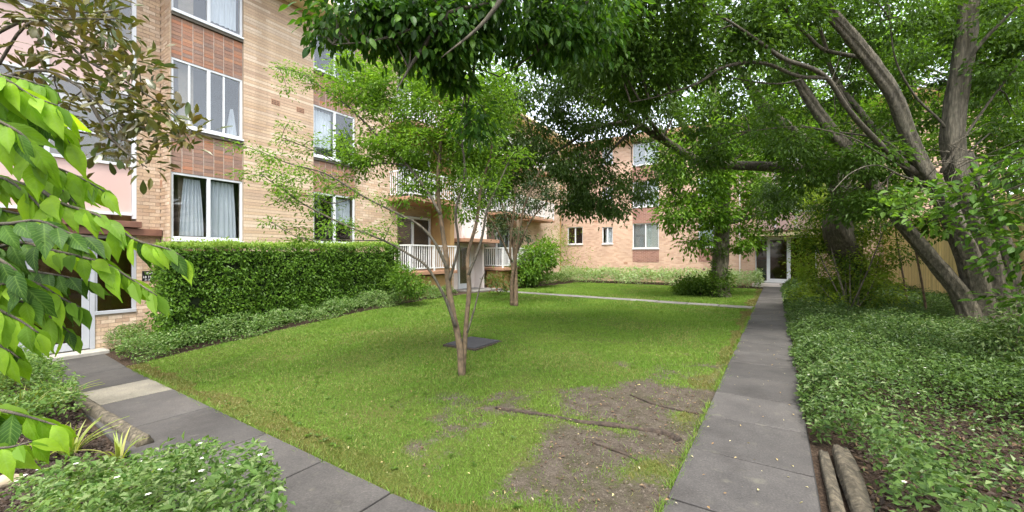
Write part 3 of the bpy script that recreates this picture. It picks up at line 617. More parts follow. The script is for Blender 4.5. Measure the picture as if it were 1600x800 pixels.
def window_y(parent, Y, x0, x1, z0, z1, blind=None):
    t = .06; L = [(x0, x1, Y+.05, Y+.11, z0, z0+t), (x0, x1, Y+.05, Y+.11, z1-t, z1), (x0, x0+t, Y+.05, Y+.11, z0+t, z1-t), (x1-t, x1, Y+.05, Y+.11, z0+t, z1-t), ((x0+x1)/2-.04, (x0+x1)/2+.04, Y+.04, Y+.112, z0+t, z1-t)]
    fr = boxobj('window', L, 'white_frame', parent)
    for a, b in ((x0+t, (x0+x1)/2), ((x0+x1)/2, x1-t)): boxobj('pane', [(a, b, Y+.075, Y+.08, z0+t, z1-t)], 'glass', fr)
    boxobj('sill', [(x0-.03, x1+.03, Y-.05, Y+.06, z0-.06, z0-.002)], 'white_frame', fr)
    boxobj('room', [(x0-.2, x1+.2, Y+.8, Y+.82, z0-.3, z1+.3), (x0-.2, x1+.2, Y+.3, Y+.8, z1+.2, z1+.22), (x0-.22, x0-.2, Y+.3, Y+.8, z0-.2, z1+.2), (x1+.2, x1+.22, Y+.3, Y+.8, z0-.2, z1+.2)], 'room_dark', fr)
    for (a, b, za, zb_, m) in blind or (): boxobj('blind', [(a, b, Y+.15, Y+.16, za+i*.06, za+i*.06+.052) for i in range(int((zb_-za)/.06))], m, fr)
for ci, (a, b, z0, h, red) in enumerate(cols):
    for r in range(3):
        z = z0+2.75*r; mid = (a+b)/2; bl = None
        if ci == 2: bl = [(a+.06, mid, z+.05, z+h-.1, 'blind'), (mid, b-.06, z+.05, z+h-.1, 'pale_blind')]
        if ci == 3: bl = [(a+.06, mid, z+.35, z+h-.1, 'pale_blind')]
        if ci == 1: bl = [(a+.2, b-.06, z+.05, z+h-.1, 'curtain')]
        window_y(far, FY, a, b, z, z+h, bl)
        if red:
            zt = z-.065; zl = z0+2.75*(r-1)+h if r else z0-.9
            boxobj('spandrel_panel', [(a+.002, b-.002, FY-.012, FY-.002, zl+.003, zt)], 'brick_red_tex', far)
for x, z in ((-10.3, 4.05), (-8.2, 1.15), (-4.6, 4.1)): boxobj('air_brick', [(x, x+.24, FY-.008, FY-.001, z, z+.14)], 'terracotta', far)
boxobj('downpipe', [(-1.42, -1.34, FY-.10, FY-.02, 0, 9.2)], 'pale_render', far, .02)
boxobj('eave', [(-13.6, 9.2, FY-.6, 42, 9.30, 9.36)], 'soffit', far); boxobj('roof', [(-13.7, 9.3, FY-.66, 42.1, 9.36, 9.62)], 'terracotta', far)
# far entry: brick piers, glazed doors, canopy, pink stair panels above
boxobj('entry_pier', [(-1.0, -.62, FY-.25, FY+.3, -.2, 8.9), (2.2, 2.6, FY-.25, FY+.3, -.2, 8.9)], 'brick_tex_y', far)
boxobj('canopy', [(-1.05, 2.7, FY-1.15, FY+.1, 2.78, 2.98)], 'soffit', far, .01); boxobj('canopy_edge', [(-1.06, 2.71, FY-1.16, FY+.1, 2.985, 3.08)], 'brown_timber', far)
fe = boxobj('entry_frame', [(-.618, -.56, FY+.0, FY+.08, .2, 2.77), (-.06, .1, FY+.0, FY+.08, .2, 2.77), (.88, 1.06, FY+.0, FY+.08, .2, 2.77), (2.14, 2.198, FY, FY+.08, .2, 2.77), (-.559, -.061, FY, FY+.08, 2.68, 2.77), (.101, .879, FY, FY+.08, 2.6, 2.77), (.101, .879, FY, FY+.08, .2, .42), (1.061, 2.139, FY, FY+.08, 2.68, 2.77), (-.559, -.061, FY, FY+.08, .2, .3), (1.061, 2.139, FY, FY+.08, .2, .3)], 'white_frame', far)
for a, b in ((-.56, -.06), (.1, .88), (1.06, 2.14)): boxobj('pane', [(a, b, FY+.03, FY+.036, .3, 2.7)], 'glass_dark', fe)
boxobj('door_step', [(-.75, 1.7, FY-.9, FY+.1, -.1, .17)], 'pale_render', far, .01)
boxobj('entry_hall', [(-.7, 2.3, FY+2.6, FY+2.7, 0, 2.8), (-.62, -.6, FY+.3, FY+2.6, 0, 2.8), (2.2, 2.22, FY+.3, FY+2.6, 0, 2.8), (-.6, 2.2, FY+.3, FY+2.6, 2.79, 2.8)], 'ochre_wall', far)
boxobj('hall_floor', [(-.6, 2.2, FY+.1, FY+2.6, .05, .19)], 'slab_pale', far)
boxobj('green_screen', [(-.5, -.1, FY+.5, FY+.55, .3, 1.5)], 'green_box', far)
for z0, z1 in ((3.1, 4.1), (5.6, 6.7), (8.2, 8.9)): boxobj('pink_panel', [(-.615, 2.195, FY+.02, FY+.06, z0, z1)], 'pink_panel', far)
fw = boxobj('stair_window', [(-.612, 2.19, FY-.01, FY+.05, z-.04, z+.04) for z in (4.14, 5.56, 6.74, 8.16)]+[(x, x+.07, FY-.012, FY+.05, 3.1, 8.9) for x in (.3, 1.25)], 'white_frame', far)
for z0, z1 in ((4.18, 5.52), (6.78, 8.12)): boxobj('pane', [(-.61, 2.19, FY+.03, FY+.036, z0, z1)], 'glass', fw)
boxobj('stair_hall', [(-.7, 2.3, FY+1.4, FY+1.45, 3.0, 8.9)], 'pale_render', far)
# dark gap with a side door where the two blocks meet
link_wall = thing('link_building', 'narrow shaded link with dark side door in the courtyard corner', 'building', (-13, 26, 0))
boxobj('wall', [(-16, -12.3, 25.6, 25.8, -.2, 9.0)], 'ochre_wall', link_wall); boxobj('door', [(-13.05, -12.35, 25.52, 25.59, .1, 2.2)], 'dark_void', link_wall); boxobj('window', [(-13.05, -12.35, 25.54, 25.59, 3.4, 4.4)], 'grey_frame', link_wall)

# ------------------------------------------------------------------ timber fence and neighbour on the right
FX = 4.9
fence = thing('paling_fence', 'tall weathered yellow timber paling fence behind the right garden bed', 'fence', (FX, 16, 0))
boxobj('rail', [(FX+.02, FX+.07, 3, 27.0, z, z+.09) for z in (.35, 1.5, 2.75)], 'paling', fence)
boxobj('plinth', [(FX-.045, FX-.018, 3, 27.0, -.05, .24)], 'paling', fence)
pm = []
for v in range(4):
    V, F = boxes([(-.012, .012, 0, .098, 0, 2.95)]); me = npmesh('paling', V, F); me.materials.append(M['paling']); pm.append(me)
for k, y in enumerate(np.arange(3.0, 26.95, .105)):
    o = bpy.data.objects.new('paling', pm[k % 4]); C.objects.link(o); o.parent = fence; o.matrix_parent_inverse = TH[fence].inverted()
    o.location = (FX+random.uniform(-.006, .006), float(y), .2+random.uniform(-.02, .03)); o.rotation_euler = (random.uniform(-.004, .004), 0, random.uniform(-.05, .05))
nb = thing('neighbour_house', 'pale rendered house with brown roof beyond the timber fence', 'building', (14, 15, 0))
boxobj('wall', [(11, 20, 6, 9.2, 0, 6.5), (12, 20, 9.21, 26, 0, 5.2)], 'pale_render', nb); boxobj('eave', [(10.4, 20.6, 5.4, 9.8, 6.5, 6.75), (11.4, 20.6, 9.81, 26.6, 5.2, 5.4)], 'terracotta', nb)
for y in (11, 14.5, 18): boxobj('window', [(11.94, 11.99, y, y+1.4, 2.6, 4.2)], 'room_dark', nb)

# ------------------------------------------------------------------ trees
def trace(pts, Z0, Z1=None):            # (px, py, width px) along a limb -> points and radii
    Z1 = Z0 if Z1 is None else Z1; n = len(pts); zz = np.linspace(Z0, Z1, n)
    return [U(p[0], p[1], z) for p, z in zip(pts, zz)], [p[2]*.5*z/FPX for p, z in zip(pts, zz)]
def twigs(starts, ends, r0=.018, wig=.12):
    out = []
    for a, b in zip(starts, ends):
        d = np.asarray(b)-a; n = 4; P = [a+d*t+(rng.normal(size=3)*wig*np.linalg.norm(d)*.35 if 0 < t < 1 else 0)+np.array((0, 0, .12*np.linalg.norm(d)*math.sin(math.pi*t))) for t in np.linspace(0, 1, n)]
        out.append(tube(P, np.linspace(r0, .004, n), 5, 2))
    return out
def blobs_px(L):
    out = []
    for px, py, Z, rx, ry, k in L:
        c = U(px, py, Z); rm = rx*Z/FPX; out.append((c, (rm, rm, ry*Z/FPX), k))
    return out
def connect(blobs, limbs, per=2, r0=.02):
    pts = np.vstack(limbs); st, en = [], []
    for c, r, k in blobs:
        for q in range(per):
            e = np.asarray(c)+rdir(1)[0]*np.asarray(r)*.45
            d = np.linalg.norm(pts-e, axis=1)+rng.random(len(pts))*.4; st.append(pts[np.argmin(d)]); en.append(e)
    return twigs(st, en, r0)

# -- the big multi-stemmed tree on the right
t1 = thing('spreading_tree', 'big grey multi-stemmed tree leaning over the path from the right bed', 'tree', U(1540, 540, 8))
traces1 = [([(1562,545,64),(1556,470,54),(1540,400,50),(1512,330,48),(1494,270,46),(1487,210,44),(1497,130,40),(1508,50,36),(1516,-60,32),(1525,-200,22)], 8.0, 7.6),
           ([(1535,545,58),(1528,450,48),(1502,370,42),(1466,300,38),(1440,262,36),(1420,215,32),(1395,150,30),(1350,85,28),(1305,30,26),(1262,-20,24),(1200,-90,16)], 8.1, 6.8),
           ([(1525,530,50),(1508,470,38),(1458,405,32),(1405,342,29),(1370,300,28),(1340,250,28),(1305,212,26),(1270,165,23),(1245,125,18),(1220,90,13),(1190,60,9)], 8.0, 8.6),
           ([(1580,545,50),(1585,480,38),(1580,420,30),(1560,350,26),(1530,290,24),(1510,240,22)], 7.9, 7.8),
           ([(1440,285,20),(1385,225,17),(1345,175,14),(1310,130,12),(1285,70,9),(1270,10,6)], 8.2, 9.0),
           ([(1470,290,18),(1410,255,14),(1365,215,13),(1325,170,12),(1295,125,12),(1268,107,12),(1225,92,11),(1190,68,9),(1150,40,6),(1100,10,4)], 7.7, 6.2),
           ([(1290,122,9),(1245,118,8),(1190,98,9),(1130,105,8),(1090,130,6),(1030,150,4),(985,160,3)], 7.0, 6.6),
           ([(1330,170,7),(1290,120,5),(1214,131,4),(1135,120,3.5),(1080,110,2.5)], 7.6, 7.2),
           ([(1350,90,10),(1290,78,8),(1262,55,7),(1232,25,6),(1215,-10,5),(1190,-60,4)], 7.5, 7.0), ([(1292,78,8),(1280,40,7),(1268,5,6),(1262,-50,5)], 7.4, 7.0),
           ([(1440,265,8),(1380,220,5),(1300,205,4),(1240,198,3),(1170,205,2)], 7.9, 8.2), ([(1430,270,6),(1390,250,5),(1330,215,3),(1250,195,2.5)], 7.6, 7.2),
           ([(1445,285,5),(1410,275,4),(1370,258,3.5),(1330,270,2.5),(1300,300,2)], 7.4, 7.2), ([(1470,270,8),(1510,210,6),(1560,140,5),(1600,90,4)], 7.7, 7.2),
           ([(1500,230,9),(1470,190,6),(1430,150,5),(1400,95,4),(1390,30,3)], 7.8, 7.6), ([(1500,110,10),(1540,60,8),(1590,10,6)], 7.6, 7.0)]
parts, limbs, dark1 = [], [], []
for k, (p, za, zb2) in enumerate(traces1):
    P, R = trace(p, za, zb2); R = [r*.6 for r in R]; (dark1 if k in (5, 6, 7, 10, 11, 13) else parts).append(tube(P, R, 30 if k < 4 else 8, 12 if k < 4 else 6, .02 if k < 4 else .05, .2 if k < 4 else .1)); limbs.append(catmull(P, 3))
# flared, fluted foot
foot = U(1550, 545, 8)
for a in np.linspace(0, 6.0, 7):
    d = np.array((math.cos(a), math.sin(a), 0)); parts.append(tube([foot+d*.34+np.array((0, 0, -.08)), foot+d*.2+np.array((0, 0, .22)), foot+d*.13+np.array((0, 0, .8)), foot+d*.08+np.array((-.02, 0, 1.7))], [.13, .14, .12, .05], 8, 4, .08))
bl1 = blobs_px([(1110,60,7.0,85,60,26),(1010,40,6.5,80,55,26),(930,60,6.5,70,60,24),(1200,20,7,80,50,22),(1290,40,8.5,80,60,20),(1380,40,8,70,60,16),(1130,190,8.5,70,50,16),
    (1230,180,9.5,60,60,14),(1180,-60,7,160,60,20),(1420,-40,7.5,140,60,20),(1560,30,7.5,70,70,18),(1590,110,7.5,60,60,14),(1450,150,8.8,40,60,8),(1350,230,8.8,70,50,14),(1280,260,8.6,60,40,12),
    (1010,110,7,70,50,20),(1080,250,9.0,50,40,10),(1570,230,8.2,50,60,12),(960,-40,6.5,150,60,26),(1400,300,8.8,50,36,8),(1490,340,8.4,40,30,5),(1330,320,8.6,40,30,8),(1380,320,7.6,40,26,6),(1360,250,7.6,40,26,6),(1240,230,8.4,50,36,9),(1400,200,8.8,40,40,8),(1340,120,8.8,40,40,7),(1590,190,8.6,40,40,9),(1540,130,9,40,50,9),(1560,-10,8.4,60,40,10),(1420,90,9,40,40,7),(1230,90,8.4,50,40,9)])
for q in range(46):
    sx, sy, sz = [(1440,275,7.6), (1345,235,7.9), (1395,330,7.8), (1300,130,7.2), (1490,240,7.5)][q % 5]
    a_ = U(sx+random.uniform(-12, 12), sy+random.uniform(-18, 18), sz); d_ = rdir(1)[0]*random.uniform(.35, 1.1); dark1.append(tube([a_, a_+d_*.35+rng.normal(size=3)*.05, a_+d_*.7+rng.normal(size=3)*.07, a_+d_+rng.normal(size=3)*.08], [.009, .007, .005, .0025], 5, 4))
dark1 += connect(bl1, limbs, 2, .018)
tubeobj('trunk', parts, 'bark_grey', t1); tubeobj('branches', dark1, 'bark_dark', t1)['kind'] = 'stuff'
a1 = clumps(bl1, .092, .27, 80, .55, .6, .5, km=1.9)
leafstuff('crown', a1, 'leaf_big', t1)

# -- dark leaning tree behind it, its limb reaching left over the lawn
t2 = thing('leaning_tree', 'dark gnarled tree bending out of the shrubs with a long limb over the lawn', 'tree', U(1345, 495, 11.5))
traces2 = [([(1350,500,34),(1340,430,34),(1318,385,38),(1308,350,36),(1320,312,32),(1302,272,30),(1265,240,27),(1225,205,23),(1195,172,17),(1170,130,12),(1140,80,7)], 11.5, 10.5),
           ([(1300,270,22),(1268,263,19),(1235,262,17),(1195,259,16),(1110,257,14),(1075,243,13),(1035,218,12),(990,190,9),(955,165,6),(920,150,4)], 11.2, 9.2),
           ([(1040,220,8),(1000,170,6),(960,120,5),(900,80,4)], 9.8, 8.6), ([(990,190,8),(930,200,6),(880,230,4),(840,250,3)], 9.4, 8.8), ([(1000,195,6),(960,230,4),(930,270,3)], 9.5, 9.4)]
parts, limbs = [], []
for k, (p, za, zb2) in enumerate(traces2):
    P, R = trace(p, za, zb2); parts.append(tube(P, R, 20 if k == 0 else 10, 8, .03, .2 if k == 0 else .1)); limbs.append(catmull(P, 3))
bl2 = blobs_px([(800,200,8.8,80,60,30),(870,235,9,70,65,30),(930,280,9.5,50,45,20),(905,325,9.8,32,16,8),(950,170,9,70,60,28),(840,130,8.5,80,60,28),(1010,180,10,60,45,16),(1000,285,10,34,30,9),(775,270,9.4,45,50,14),(930,100,8.6,80,50,24),
    (1180,150,10.5,60,50,12),(1260,300,11.5,70,40,14),(1210,320,11.5,40,40,10),(960,325,9.8,26,16,6),(1070,150,10,40,40,6)])
parts += connect(bl2, limbs, 2, .018)
tubeobj('trunk', parts, 'bark_dark', t2)
leafstuff('crown', clumps(bl2, .09, .24, 72, .7, .95, .48, km=1.9), 'leaf_dark', t2)

# -- tree on the far lawn
b3 = ground_at(1125, 464)
t3 = thing('lawn_tree', 'straight trunked tree with ivy at its foot on the far lawn', 'tree', b3)
Z3 = -SY*b3[0]+CY*b3[1]
tr3 = [([(1125,468,38),(1125,450,27),(1125,420,24),(1127,370,23),(1129,320,21),(1130,270,20),(1126,220,20),(1118,160,16),(1110,90,11)], Z3, Z3), ([(1129,300,16),(1100,250,11),(1065,190,9),(1040,140,6)], Z3, Z3-1.5), ([(1130,280,15),(1165,220,11),(1200,170,8),(1230,110,5)], Z3, Z3-.5),
       ([(1128,330,9),(1090,310,6),(1050,300,4)], Z3, Z3-1.2), ([(1130,350,8),(1170,340,5),(1200,330,3)], Z3, Z3-.6)]
parts, limbs = [], []
for p, za, zb2 in tr3:
    P, R = trace(p, za, zb2); parts.append(tube(P, R, 10, 5, .06)); limbs.append(catmull(P, 3))
bl3 = blobs_px([(1090,280,15.5,55,40,22),(1060,330,15.5,35,26,12),(1110,330,16,30,25,9),(1150,260,16.5,50,50,18),(1190,310,16.5,40,40,14),(1160,370,16.6,28,22,8),(1200,220,16.5,50,50,16),(1100,210,15.5,45,40,12),(1130,120,16,80,60,18),(1050,250,15,26,30,7),(1230,160,16.5,50,60,14),(1060,110,15.5,50,40,8),(1085,375,15.9,22,12,4)])
parts += connect(bl3, limbs, 2, .03)
tubeobj('trunk', parts, 'bark_ivy', t3)
leafstuff('crown', clumps(bl3, .15, .42, 65, .7, .4, .55, km=2.2), 'leaf_bright', t3)
ivb = [(b3+np.array((.04, -.25, .5)), (.5, .45, .8), 26), (b3+np.array((.0, -.3, 1.5)), (.34, .3, .8), 12), (b3+np.array((0, -.25, 2.8)), (.3, .3, 1.0), 7)]
leafstuff('ivy', clumps(ivb, .09, .16, 40, .8, .3, .7), 'leaf_big', t3)
sh = thing('ivy_mound', 'low rounded mound of ivy left of the far lawn tree trunk', 'shrub', b3+np.array((-.9, 0, 0)))
leafstuff('foliage', clumps([(b3+np.array((-.75, -.1, .25)), (1.0, .6, .55), 60), (b3+np.array((-1.35, .25, .2)), (.6, .45, .35), 25), (b3+np.array((-.2, -.2, .4)), (.55, .5, .6), 25)], .09, .2, 60, .8, .2, .7), 'leaf_big', sh)
tubeobj('stem', [tube([b3+np.array((-.75, 0, -.05)), b3+np.array((-.7, 0, .3)), b3+np.array((-.75, 0, .6))], [.03, .025, .01], 6)], 'bark_ivy', sh)

# -- crepe myrtles on the lawn
def spray(lines, Zs, leafL, dens, spread):
    """leaf arrays hung along the outer part of thin branches"""
    P, D, N = [], [], []
    for pts in lines:
        Q = catmull(pts, 8); d = np.diff(Q, axis=0); n = int(dens*np.linalg.norm(d, axis=1).sum())
        k = np.clip((rng.random(n)**.8*(len(Q)-1)), 0, len(Q)-1.01); i = k.astype(int); c = Q[i]+(k-i)[:, None]*d[i]
        off = rng.normal(size=(n, 3))*spread*np.array((1, 1, .45)); P.append(c+off); D.append(norm(off+rdir(n)*spread*.6+norm(d[i])*spread*.6+np.array((0, 0, -.03)))); N.append(norm(np.array((0, 0, 1.))+rdir(n)*.5))
    P, D, N = map(np.concatenate, (P, D, N)); n = len(P); L = leafL*rng.uniform(.65, 1.3, n); return P, D, N, L, L*.5, rng.random(n)
g4 = ground_at(722, 587); Z4 = -SY*g4[0]+CY*g4[1]
t4 = thing('crepe_myrtle', 'slender multi-stemmed crepe myrtle standing on the near lawn', 'tree', g4, 'small lawn trees')
tr4 = [([(722,590,17),(718,540,14),(708,490,13),(701,450,12),(697,400,11),(690,350,9),(684,290,8),(690,210,6),(702,130,4),(715,60,3)], Z4, Z4+.3),
       ([(723,585,12),(728,510,10),(733,450,10),(731,400,8),(745,345,7),(752,290,6),(768,230,5),(755,165,3)], Z4+.05, Z4+.5),
       ([(712,510,8),(695,465,7),(668,418,6),(640,398,5.5),(600,376,5),(540,352,4.5),(480,322,3.5),(435,292,2.5),(405,270,2)], Z4, Z4-.5),
       ([(699,420,8),(680,380,7),(655,352,6),(620,333,5.5),(570,308,5),(510,272,4),(450,255,3),(410,238,2)], Z4, Z4-.1),
       ([(688,335,7),(665,295,6.5),(625,245,6),(590,212,5),(550,172,4),(515,145,3),(470,115,2.5),(430,105,2)], Z4, Z4+.4),
       ([(701,440,8),(716,385,6),(712,330,6),(726,270,5),(720,190,4),(735,110,3)], Z4+.1, Z4-.4), ([(732,430,7),(752,375,6),(762,325,5),(785,275,3.5),(800,240,2)], Z4, Z4+.2),
       ([(640,260,4),(600,255,3.5),(550,262,3),(490,235,2.5),(440,215,2)], Z4+.2, Z4+.1), ([(690,250,5),(650,200,4),(600,150,3),(570,110,2)], Z4+.2, Z4+.8), ([(730,520,5),(742,480,4),(752,440,3),(758,425,2)], Z4, Z4+.1),
       ([(560,305,3),(520,318,2.5),(480,305,2),(420,320,1.6)], Z4-.05, Z4-.2), ([(600,376,3),(540,375,2.2),(470,372,1.6),(420,345,1.5)], Z4-.25, Z4-.5)]
parts, lines, dark4 = [], [], []
for k, (p, za, zb2) in enumerate(tr4):
    P, R = trace(p, za, zb2); R = [r*(.74 if k < 2 else .66) for r in R]; (parts if k < 2 else dark4).append(tube(P, R, 9 if k < 2 else 6, 6, .06)); lines.append(P)
outer = [l[len(l)//2-1:] if k not in (0, 1, 9) else l[-3:] for k, l in enumerate(lines)]
sub = []
for k in (2, 3, 4, 7, 8, 10, 11, 5, 6):
    Q = catmull(lines[k], 6)
    for i in range(len(Q)//2, len(Q), 2):
        e = Q[i]+norm(rng.normal(size=3)*np.array((1, 1, .35)))*rng.uniform(.25, .55); sub.append([Q[i], (Q[i]+e)/2+np.array((0, 0, .04)), e])
dark4 += [tube(s, [.006, .004, .002], 5, 3) for s in sub]
tubeobj('trunk', parts, 'bark_smooth', t4); tubeobj('branches', dark4, 'bark_dark', t4)['kind'] = 'stuff'
arr = spray([[np.asarray(q) for q in s] for s in sub], None, .05, 270, .085)
arr2 = clumps(blobs_px([(690,170,6.4,70,55,40),(620,150,6.5,65,45,30),(560,130,6.4,50,30,14),(600,205,6.3,40,30,10),(700,230,6.5,50,35,18),(740,210,6.6,50,50,28),(720,110,6.4,60,40,28),(560,110,6.4,40,25,10),(650,230,6.3,50,30,14),(780,150,6.8,50,50,22),(745,265,6.6,45,35,14),(690,280,6.5,50,30,12),(600,250,6.3,50,26,12),(720,320,6.4,40,22,7),(640,300,6.2,40,20,6),(560,230,6.2,40,24,8),(660,90,6.6,60,35,22)]),   .06, .16, 44, .6, .35, .48, km=2.4)
leafstuff('crown', [np.concatenate([a, b]) for a, b in zip(arr, arr2)], 'leaf_crepe', t4)

g5 = ground_at(804, 479); Z5 = -SY*g5[0]+CY*g5[1]
t5 = thing('crepe_myrtle', 'second crepe myrtle with grey-green crown further back near the crossing path', 'tree', g5, 'small lawn trees')
tr5 = [([(806,482,12),(806,445,9),(805,410,8),(800,370,6),(788,330,5),(775,290,4),(760,250,3)], Z5, Z5+.3), ([(800,480,9),(800,440,8),(806,400,6.5),(812,360,6),(820,320,5),(838,280,4),(850,240,3)], Z5+.05, Z5-.3),
       ([(803,430,6),(797,390,5),(802,340,4.5),(805,290,4),(800,230,3)], Z5, Z5+.1), ([(800,410,5),(782,370,4),(768,345,3),(745,320,2)], Z5, Z5-.5), ([(806,400,5),(826,350,4),(850,320,3),(872,295,2)], Z5, Z5+.6)]
parts, limbs = [], []
for p, za, zb2 in tr5:
    P, R = trace(p, za, zb2); R = [r*.72 for r in R]; parts.append(tube(P, R, 7, 5, .06)); limbs.append(catmull(P, 3))
bl5 = blobs_px([(800,270,13.7,50,40,24),(770,300,13.5,36,28,14),(840,300,13.5,36,28,14),(800,320,13.2,40,20,12),(770,350,13.2,26,18,6),(760,230,13.6,40,40,12),(850,250,13.6,40,40,12),(745,280,13.4,36,40,14),(720,240,13.6,36,40,10),(870,310,13.4,30,26,8),(800,360,13.2,34,16,6)])
parts += connect(bl5, limbs, 2, .009)
tubeobj('trunk', parts, 'bark_smooth', t5); leafstuff('crown', clumps(bl5, .095, .24, 48, .6, .5, .48, km=1.8), 'leaf_grey', t5)

# -- tree overhanging from beside the photographer: broad dark leaves along the top of the view
t8 = thing('overhanging_tree', 'dark broad-leaved branches hanging into the top middle of the view', 'tree', (2.6, -1.6, 0))
trunk8 = [np.array(p) for p in ((2.6,-1.6,-.1),(2.5,-1.4,1.5),(2.2,-1.0,3.2),(1.4,-.2,4.6),(.2,1.0,5.2),(-1.4,2.2,5.0))]
l8 = [trunk8] + [[np.array((.2,1.,5.2)), U(820,-60,3.6), U(700,20,3.6), U(600,60,3.5), U(520,70,3.4)], [np.array((-1.4,2.2,5.0)), U(760,0,4.4), U(740,110,4.4), U(725,200,4.3)], [np.array((.2,1,5.2)), U(960,-80,4.2), U(900,20,4.2), U(840,80,4.2), U(780,120,4.2)], [U(700,20,3.6), U(650,90,3.6), U(620,140,3.5)], [U(820,-60,3.6), U(760,30,3.5), U(690,90,3.4)]]
parts = [tube(trunk8, [.2,.17,.14,.1,.06,.03], 10, 5, .05)] + [tube(l, np.linspace(.03, .004, len(l)), 6, 5) for l in l8[1:]]
bl8 = blobs_px([(540,35,3.6,45,28,10),(600,30,3.7,45,28,12),(660,35,3.7,45,35,14),(720,40,3.8,50,45,18),(800,30,4,60,45,20),(715,120,4.1,18,30,5),(690,85,3.8,30,22,6),(500,50,3.5,16,16,2),(860,60,4.2,50,40,13),(600,-40,3.6,120,30,18),(800,-50,4,120,40,22),(742,190,4.3,12,40,4),(930,30,4.3,60,45,14),(880,5,4.2,70,40,13),(640,75,3.7,20,18,3)])
parts += connect(bl8, [catmull(l, 3) for l in l8[1:]], 3, .008)
tubeobj('trunk', parts, 'bark_dark', t8)
arr = clumps(bl8, .09, .15, 30, .8, 1.0, .48, km=1.8)
near, rest8 = nearest_split(arr, 280)
protos = leafprotos('leaf', .46, 5, mat='leaf_over'); leafparts(protos, t8, *near[:4]); leafstuff('crown', rest8, 'leaf_over', t8, 'hex')

# -- magnolia at upper left
t6 = thing('magnolia_tree', 'magnolia branches with brown-backed glossy leaves in front of the pink stair panels', 'tree', (-7.6, -.6, -.4))
tk = [np.array((-7.6,-.6,-.5)), np.array((-7.5,-.4,1.5)), np.array((-7.2,.0,3.2)), np.array((-6.8,.3,5.0)), np.array((-6.5,.5,7.))]
l6 = [tk, [tk[2], U(-30,130,5.2), U(40,40,5.2), U(110,30,5.2), U(190,30,5.2)], [tk[2], U(-20,60,5.4), U(60,30,5.3), U(130,90,5.3), U(200,130,5.2), U(255,165,5.2), U(300,205,5.2)], [tk[1], U(-30,150,5.2), U(60,110,5.2), U(130,140,5.1), U(180,190,5.1), U(230,200,5.1), U(290,220,5.1)], [U(130,140,5.1), U(170,210,5.1), U(200,240,5.), U(230,262,5.)], [tk[3], U(0,-20,5.6), U(80,10,5.5), U(150,20,5.4), U(205,10,5.4)]]
parts = [tube(l6[0], [.12,.11,.09,.07,.04], 8, 4, .05)]+[tube(l, np.linspace(.028, .005, len(l)), 6, 5) for l in l6[1:]]
b6 = blobs_px([(100,30,5.4,60,30,10),(170,40,5.3,45,40,10),(60,60,5.4,50,40,7),(150,100,5.3,45,30,10),(210,110,5.2,30,26,7),(200,160,5.2,45,30,11),(130,170,5.2,50,35,9),(250,180,5.2,30,24,8),(290,215,5.1,18,20,5),(180,220,5.1,40,20,6),(225,255,5.0,16,14,3),(30,130,5.4,40,50,7),(120,-20,5.5,90,30,10),(60,180,5.2,40,40,8)])
parts += connect(b6, [catmull(l, 3) for l in l6[1:]], 2, .010)
tubeobj('trunk', parts, 'bark_dark', t6)
arr = clumps(b6, .15, .17, 11, .8, .1, .40, km=1.25); near, rest6 = nearest_split(arr, 290)
leafparts(leafprotos('leaf', .40, 5, .1, .1, 'leaf_magnolia', [(0,.04),(.15,.35),(.4,.8),(.62,1.),(.82,.8),(.94,.4),(1,.03)]), t6, *near[:4]); leafstuff('crown', rest6, 'leaf_magnolia', t6, 'hex')

# -- bright foreground shrub at the left edge: every leaf is a piece of its own
t7 = thing('leafy_shrub', 'bright lime-green large-leaved shrub close by at the left edge', 'shrub', (-2.6, .05, 0))
br7 = [[(-90,250,1.35),(49,291,1.35),(94,317,1.35),(157,338,1.36),(210,374,1.38),(262,389,1.4),(288,404,1.42)], [(-80,420,1.25),(20,380,1.28),(81,391,1.3),(161,411,1.32),(202,434,1.34),(245,462,1.36)],
       [(-90,130,1.3),(0,150,1.3),(40,170,1.32),(80,190,1.34),(110,225,1.36)], [(-90,180,1.4),(0,215,1.42),(60,250,1.42),(120,275,1.44),(165,300,1.45)], [(-90,340,1.2),(0,350,1.2),(60,345,1.22),(110,365,1.25),(150,372,1.28)],
       [(-80,470,1.3),(0,445,1.3),(50,440,1.32),(95,465,1.34),(125,480,1.35)], [(-80,440,1.2),(-10,480,1.2),(30,500,1.22),(60,520,1.22)], [(-80,300,1.5),(10,330,1.5),(80,345,1.5),(140,400,1.5)], [(-80,640,1.15),(-10,640,1.15),(40,650,1.16),(90,665,1.18)], [(-80,690,1.1),(0,700,1.1),(50,690,1.12)], [(-100,80,1.4),(-20,110,1.4),(40,125,1.4),(70,135,1.4)], [(-60,380,1.1),(-10,400,1.1),(30,430,1.12),(40,470,1.12)],
       [(-60,200,1.5),(20,230,1.5),(70,270,1.5),(120,320,1.5)], [(-60,260,1.3),(10,280,1.3),(60,320,1.32),(90,360,1.32)], [(-60,500,1.35),(20,470,1.35),(70,490,1.36),(110,520,1.38)], [(-60,520,1.2),(0,540,1.2),(30,560,1.22)], [(-60,160,1.2),(0,190,1.2),(40,215,1.22),(60,250,1.24)], [(-60,400,1.45),(30,420,1.45),(90,430,1.46),(140,440,1.48)], [(-60,110,1.25),(0,120,1.25),(50,150,1.28),(90,165,1.3)]]
LANCE = [(0, .02), (.08, .26), (.2, .64), (.36, .96), (.5, 1.), (.66, .74), (.83, .3), (1, .008)]
lines7 = [[U(*p) for p in b] for b in br7]
stem7 = [np.array((-2.6,.05,-.1)), np.array((-2.5,.05,.8)), np.array((-2.35,.1,1.5)), np.array((-2.2,.1,2.2))]
parts = [tube(stem7, [.03,.026,.02,.012], 7, 4)]
